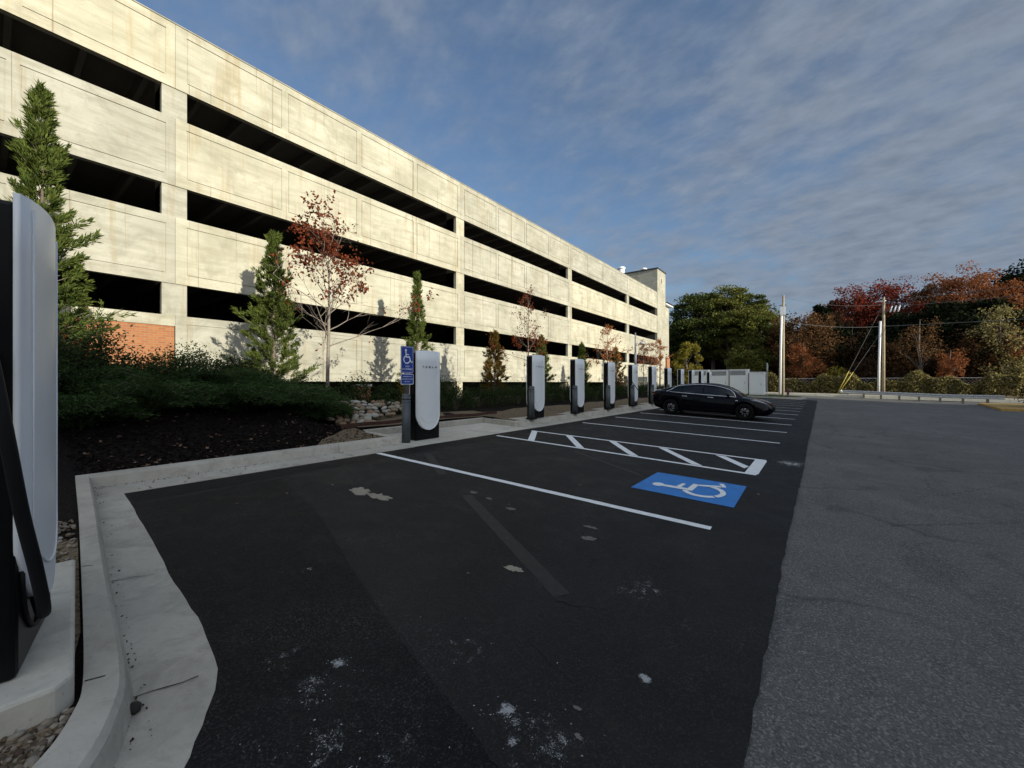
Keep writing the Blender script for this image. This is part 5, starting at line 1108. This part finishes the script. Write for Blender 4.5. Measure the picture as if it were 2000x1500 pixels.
# guardrail
Yg = 55.6; xa, xb = atY(1645, 57.5), atY(1968, 50.5)
gr = empty('guardrail', (xa, 57.3, gz(xa)), 0, 'long galvanised guardrail along the far edge of the driveway', 'guardrail')
A = Vector((xa, 57.3, .0)); B = Vector((xb, 51.0, 0)); dn = (B-A).normalized(); nn = Vector((dn.y, -dn.x, 0))
prof = [(0, .42), (.06, .46), (.06, .52), (.0, .56), (.0, .62), (.06, .66), (.06, .72), (0, .76)]; V = []; n = 20
for i in range(n+1):
    p = (B-A)*(i/n)
    for o_, z in prof: V.append((p.x+nn.x*o_, p.y+nn.y*o_, z+gz(xa+p.x)-gz(xa)))
for i in range(n+1):
    p = (B-A)*(i/n)
    for o_, z in prof: V.append((p.x+nn.x*(o_-.012), p.y+nn.y*(o_-.012), z+gz(xa+p.x)-gz(xa)))
off = (n+1)*8; Fs = []
for i in range(n):
    for k in range(7): a = i*8+k; Fs += [(a, a+8, a+9, a+1), (off+a, off+a+1, off+a+9, off+a+8)]
    for k in (0, 7): a = i*8+k; Fs.append((a, off+a, off+a+8, a+8))
MB().add(V, Fs).build('beam', M['galv'], gr)
for i in range(8):
    p = (B-A)*((i+.3)/8)-nn*.14; b = MB(); z = gz(xa+p.x)-gz(xa); b.box(p.x-.07, p.x+.07, p.y-.09, p.y+.09, z-.1, z+.78); b.build('post', M['slab'], gr)
b = MB(); b.tube([(-.05, 0, .60), (-.16, .10, .60)], [.17, .14], 10); b.build('end_cap', M['galv'], gr)
# chain link fence with posts
fe = empty('chain_link_fence', (5, 62.6, 0), 0, 'grey chain link fence half buried in sunlit ivy behind the poles', 'fence')
for i in range(16):
    x = -12+2.9*i; b = MB(); b.tube([(x-5, 0, gz(x)), (x-5, 0, 2.05)], .035, 8); b.build('post', M['galv'], fe)
b = MB(); b.tube([(-17, 0, 2.0), (27, 0, 2.0)], .022, 6); b.build('top_rail', M['galv'], fe)
b = MB()
for i in range(150): x = -17+.3*i; b.tube([(x, .03, -.2), (x+2.1, .03, 1.98)], .005, 3, False); b.tube([(x, .03, 1.98), (x+2.1, .03, -.2)], .005, 3, False)
b.build('mesh', M['galv'], fe)
r = rs(77); n = 30000; xs_ = -14+30*r.random(n); hh = 1.9+.45*np.sin(xs_*.9)+.35*np.sin(xs_*2.3+1)
P = np.stack([xs_, 62.2+.7*(r.random(n)-.5)-.35*np.abs(np.sin(xs_*1.7)), .15+hh*r.random(n)**.8], 1); V = leaves(P, .19, .7, np.tile([0, -.5, 0.], (n, 1)), 1, r)
tag(mesh_np('ivy', V, n, 4, L['ivy']), 'sunlit ivy and vines swallowing the chain link fence', 'ivy', kind='stuff')
# young tree with yellow leaves to the left of the pines etc: generic crowns
def crown_tree(name, u, Y, vt, w, seed, mat, label, group, base=.25, n=9000, leaf=.38, k=46, shell=.55, flat=1.0, bark='bark', open_=.0, cat='tree', squash=.33, X=None, h=None, lean=0, clump=.15):
    X = atY(u, Y) if X is None else X; z0 = gz(X); h = (hgt(u, vt, Y)-z0) if h is None else h; r = rs(seed)
    t = empty(name, (X, Y, z0), 0, label, cat, group); tm = MB(); tm.tube([(0, 0, -.3), (.1, 0, h*.3), (-.1, .1, h*.6), (lean, 0, h*.93)], [.022*h, .017*h, .011*h, .02], 8)
    cz = h*(base+(1-base)/2); rz = h*(1-base)/2
    cen = unit(r.normal(size=(k, 3))); cen *= (shell+(1-shell)*r.random((k, 1)))**.6*.88; cen = cen*np.array([w, w, rz])+np.array([0, 0, cz]); cen[:, 0] += lean*(cen[:, 2]/h)
    for c in cen[::2]:
        z = max(h*.15, c[2]*.62); tm.tube([(0, 0, z), (c[0]*.5, c[1]*.5, z+(c[2]-z)*.6), tuple(c)], [.0035*h, .0025*h, .008], 5, False)
    idx = r.integers(0, k, n); sc_ = (.6+.8*r.random(k))[idx][:, None]
    P = cen[idx]+unit(r.normal(size=(n, 3)))*(r.random((n, 1))**.45)*np.array([w, w, w*flat])*clump*1.9*sc_; P = P[P[:, 2] > .3]
    if open_: P = P[r.random(len(P)) > open_]
    V = leaves(P, leaf, .6, None, 1, r); tm.build('trunk', M[bark], t, True); mesh_np('crown', V, len(P), 4, mat, t); return t
pg = 'tall pines behind the cabinets'; 
pines = [(1335, 78, 615, 3.6, 'lower pine at the left side of the pine clump, next to the garage corner'), (1362, 76, 566, 4.9, 'tall pine left of the middle of the clump, with a branch reaching left'), (1392, 80, 553, 4.4, 'tall pine second from the clump middle'), (1422, 77, 546, 4.8, 'tallest pine in the middle of the clump'), (1452, 79, 551, 4.4, 'tall pine right of the tallest one'), (1480, 76, 590, 4.2, 'pine on the right shoulder of the clump'), (1500, 80, 630, 3.2, 'lower pine at the right end of the clump by the utility pole')]
for i, (u, Y, vt, w, lb) in enumerate(pines):
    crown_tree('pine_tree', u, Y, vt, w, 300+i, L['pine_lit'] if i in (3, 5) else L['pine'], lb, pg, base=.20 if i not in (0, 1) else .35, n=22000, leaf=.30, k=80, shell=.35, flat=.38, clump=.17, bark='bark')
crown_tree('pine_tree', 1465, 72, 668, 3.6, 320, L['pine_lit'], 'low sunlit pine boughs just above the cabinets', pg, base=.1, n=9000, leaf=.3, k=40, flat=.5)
crown_tree('yellow_tree', 1341, 66, 662, 2.4, 321, L['yellow'], 'small yellow green tree beside the far garage corner', None, base=.08, n=6500, leaf=.28, k=36)
wg = 'autumn trees beyond the fence'
W_ = [(1316, 84, 632, 3.6, 'dkbrown', 'dark brown tree tucked beside the garage corner behind the yellow tree', .05), (1548, 74, 604, 3.6, 'brown', 'brownish tree directly right of the grey topped utility pole', .05), (1583, 73, 596, 4.0, 'brown', 'yellow brown tree left of the small dark pine top', .05), (1622, 78, 604, 3.6, 'dkbrown', 'dark leafy tree between the brown and the red crowns', .05),
 (1650, 84, 556, 4.6, 'red', 'crimson tree at the left side of the red crown group', .3), (1700, 86, 541, 5.2, 'red', 'crimson tree in the middle of the red crown group', .3), (1752, 85, 540, 5.0, 'red', 'bright red tree above the sunlit utility pole', .3), (1805, 88, 536, 3.8, 'brown', 'thin brownish crown between the red and the orange trees', .4), (1850, 86, 524, 4.4, 'orange', 'orange tree left half of the big orange crown', .4), (1893, 85, 515, 5.2, 'orange', 'tall orange tree with pale branches showing', .4), (1935, 84, 552, 4.0, 'orange', 'lower orange tree next to the dark evergreen at the right edge', .3)]
for i, (u, Y, vt, w, m, lb, ba) in enumerate(W_): crown_tree('autumn_tree', u, Y, vt, w, 340+i, L[m], lb, wg, base=ba, n=8000 if m != 'dkbrown' else 9000, leaf=.30, k=60, shell=.3, flat=.8, open_=.15 if i > 3 else 0, bark='bark')
W2 = [(1560, 70, 640, 3.0, 'brown', 'rust brown tree low between the pole and the guy wires'), (1600, 71, 630, 3.2, 'brown', 'tan brown leafy tree above the ivy, left of the guy wires'), (1640, 72, 655, 3.2, 'dkbrown', 'dark rust tree behind the guy wires'), (1690, 72, 640, 3.4, 'dkbrown', 'dark rust tree just left of the sunlit pole'), (1760, 71, 650, 3.0, 'brown', 'olive brown tree just right of the sunlit pole'), (1830, 71, 665, 3.0, 'dkbrown', 'dark rust tree right of the twiggy pale tree'), (1900, 70, 650, 3.2, 'brown', 'brown tree left of the golden tree at the right'), (1935, 70, 615, 3.0, 'dkbrown', 'dark rust tree under the orange crown at right')]
for i, (u, Y, vt, w, m, lb) in enumerate(W2): crown_tree('autumn_tree', u, Y, vt, w, 450+i, L[m], lb, wg, base=.03, n=7500, leaf=.26, k=60, shell=.2, flat=.9, clump=.2, bark='bark', open_=.1)
eg = 'dark evergreens beyond the fence'
E_ = [(1604, 80, 574, 2.4, 'small dark pine top poking up left of the red crowns'), (1535, 84, 640, 4.2, 'dark evergreen between the pine clump and the utility pole'), (1665, 74, 628, 5.0, 'dark evergreen below the crimson crown'), (1720, 75, 622, 5.0, 'dark evergreen directly behind the sunlit pole'), (1775, 76, 600, 5.4, 'dark evergreen right of the sunlit pole under the red tree'), (1828, 75, 582, 5.4, 'black evergreen mass in the middle right of the wood'), (1880, 75, 572, 5.4, 'black evergreen under the orange tree'), (1930, 86, 575, 5.6, 'black evergreen left of the right edge tree'), (1975, 93, 520, 6.6, 'tall near black evergreen at the right edge'), (2020, 92, 500, 7.0, 'tallest black evergreen cut by the right frame edge'), (1590, 86, 650, 5, 'dark evergreen behind the yellow brown tree'), (1310, 92, 655, 5, 'dark evergreen behind the garage corner')]
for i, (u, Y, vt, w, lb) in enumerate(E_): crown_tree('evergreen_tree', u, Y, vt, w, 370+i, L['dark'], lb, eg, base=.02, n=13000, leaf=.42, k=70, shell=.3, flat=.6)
fg = 'small sparse trees at the wood edge'
S_ = [(1797, 66, 612, 2.4, 'brown', 'twiggy thin tree in front of the black evergreens', .35, 1500), (1857, 65, 676, 1.6, 'orange', 'small sparse orange tree left of the fence post', .2, 2600), (1955, 68, 588, 2.4, 'ivy', 'pale leafed sapling at the right in front of the evergreens', .2, 3600), (1985, 69, 640, 2.8, 'orange', 'golden orange bushy tree at the right edge', .1, 7000), (1960, 67.5, 690, 2.8, 'ivy', 'low cream and green leafy tree at the right edge', .1, 6000), (1570, 68, 660, 2.6, 'orange', 'orange brown undergrowth tree behind the ivy left of the guy wires', .1, 5500), (1690, 68, 700, 2.2, 'dkbrown', 'low reddish brown tree left of the sunlit pole', .1, 4500), (1632, 67, 715, 1.6, 'yellow', 'green bush where the guy wires meet the ground', .05, 2500), (1745, 67, 725, 2.2, 'dkbrown', 'low dark brown bush right of the sunlit pole', .05, 3500), (1920, 66, 735, 2.0, 'brown', 'brown bush in front of the fence post at right', .05, 3000)]
for i, (u, Y, vt, w, m, lb, ba, n) in enumerate(S_): crown_tree('sapling', u, Y, vt, w, 400+i, L[m], lb, fg, base=ba, n=n, leaf=.2, k=40, shell=.3, bark='bark')
# dark wood filling behind everything
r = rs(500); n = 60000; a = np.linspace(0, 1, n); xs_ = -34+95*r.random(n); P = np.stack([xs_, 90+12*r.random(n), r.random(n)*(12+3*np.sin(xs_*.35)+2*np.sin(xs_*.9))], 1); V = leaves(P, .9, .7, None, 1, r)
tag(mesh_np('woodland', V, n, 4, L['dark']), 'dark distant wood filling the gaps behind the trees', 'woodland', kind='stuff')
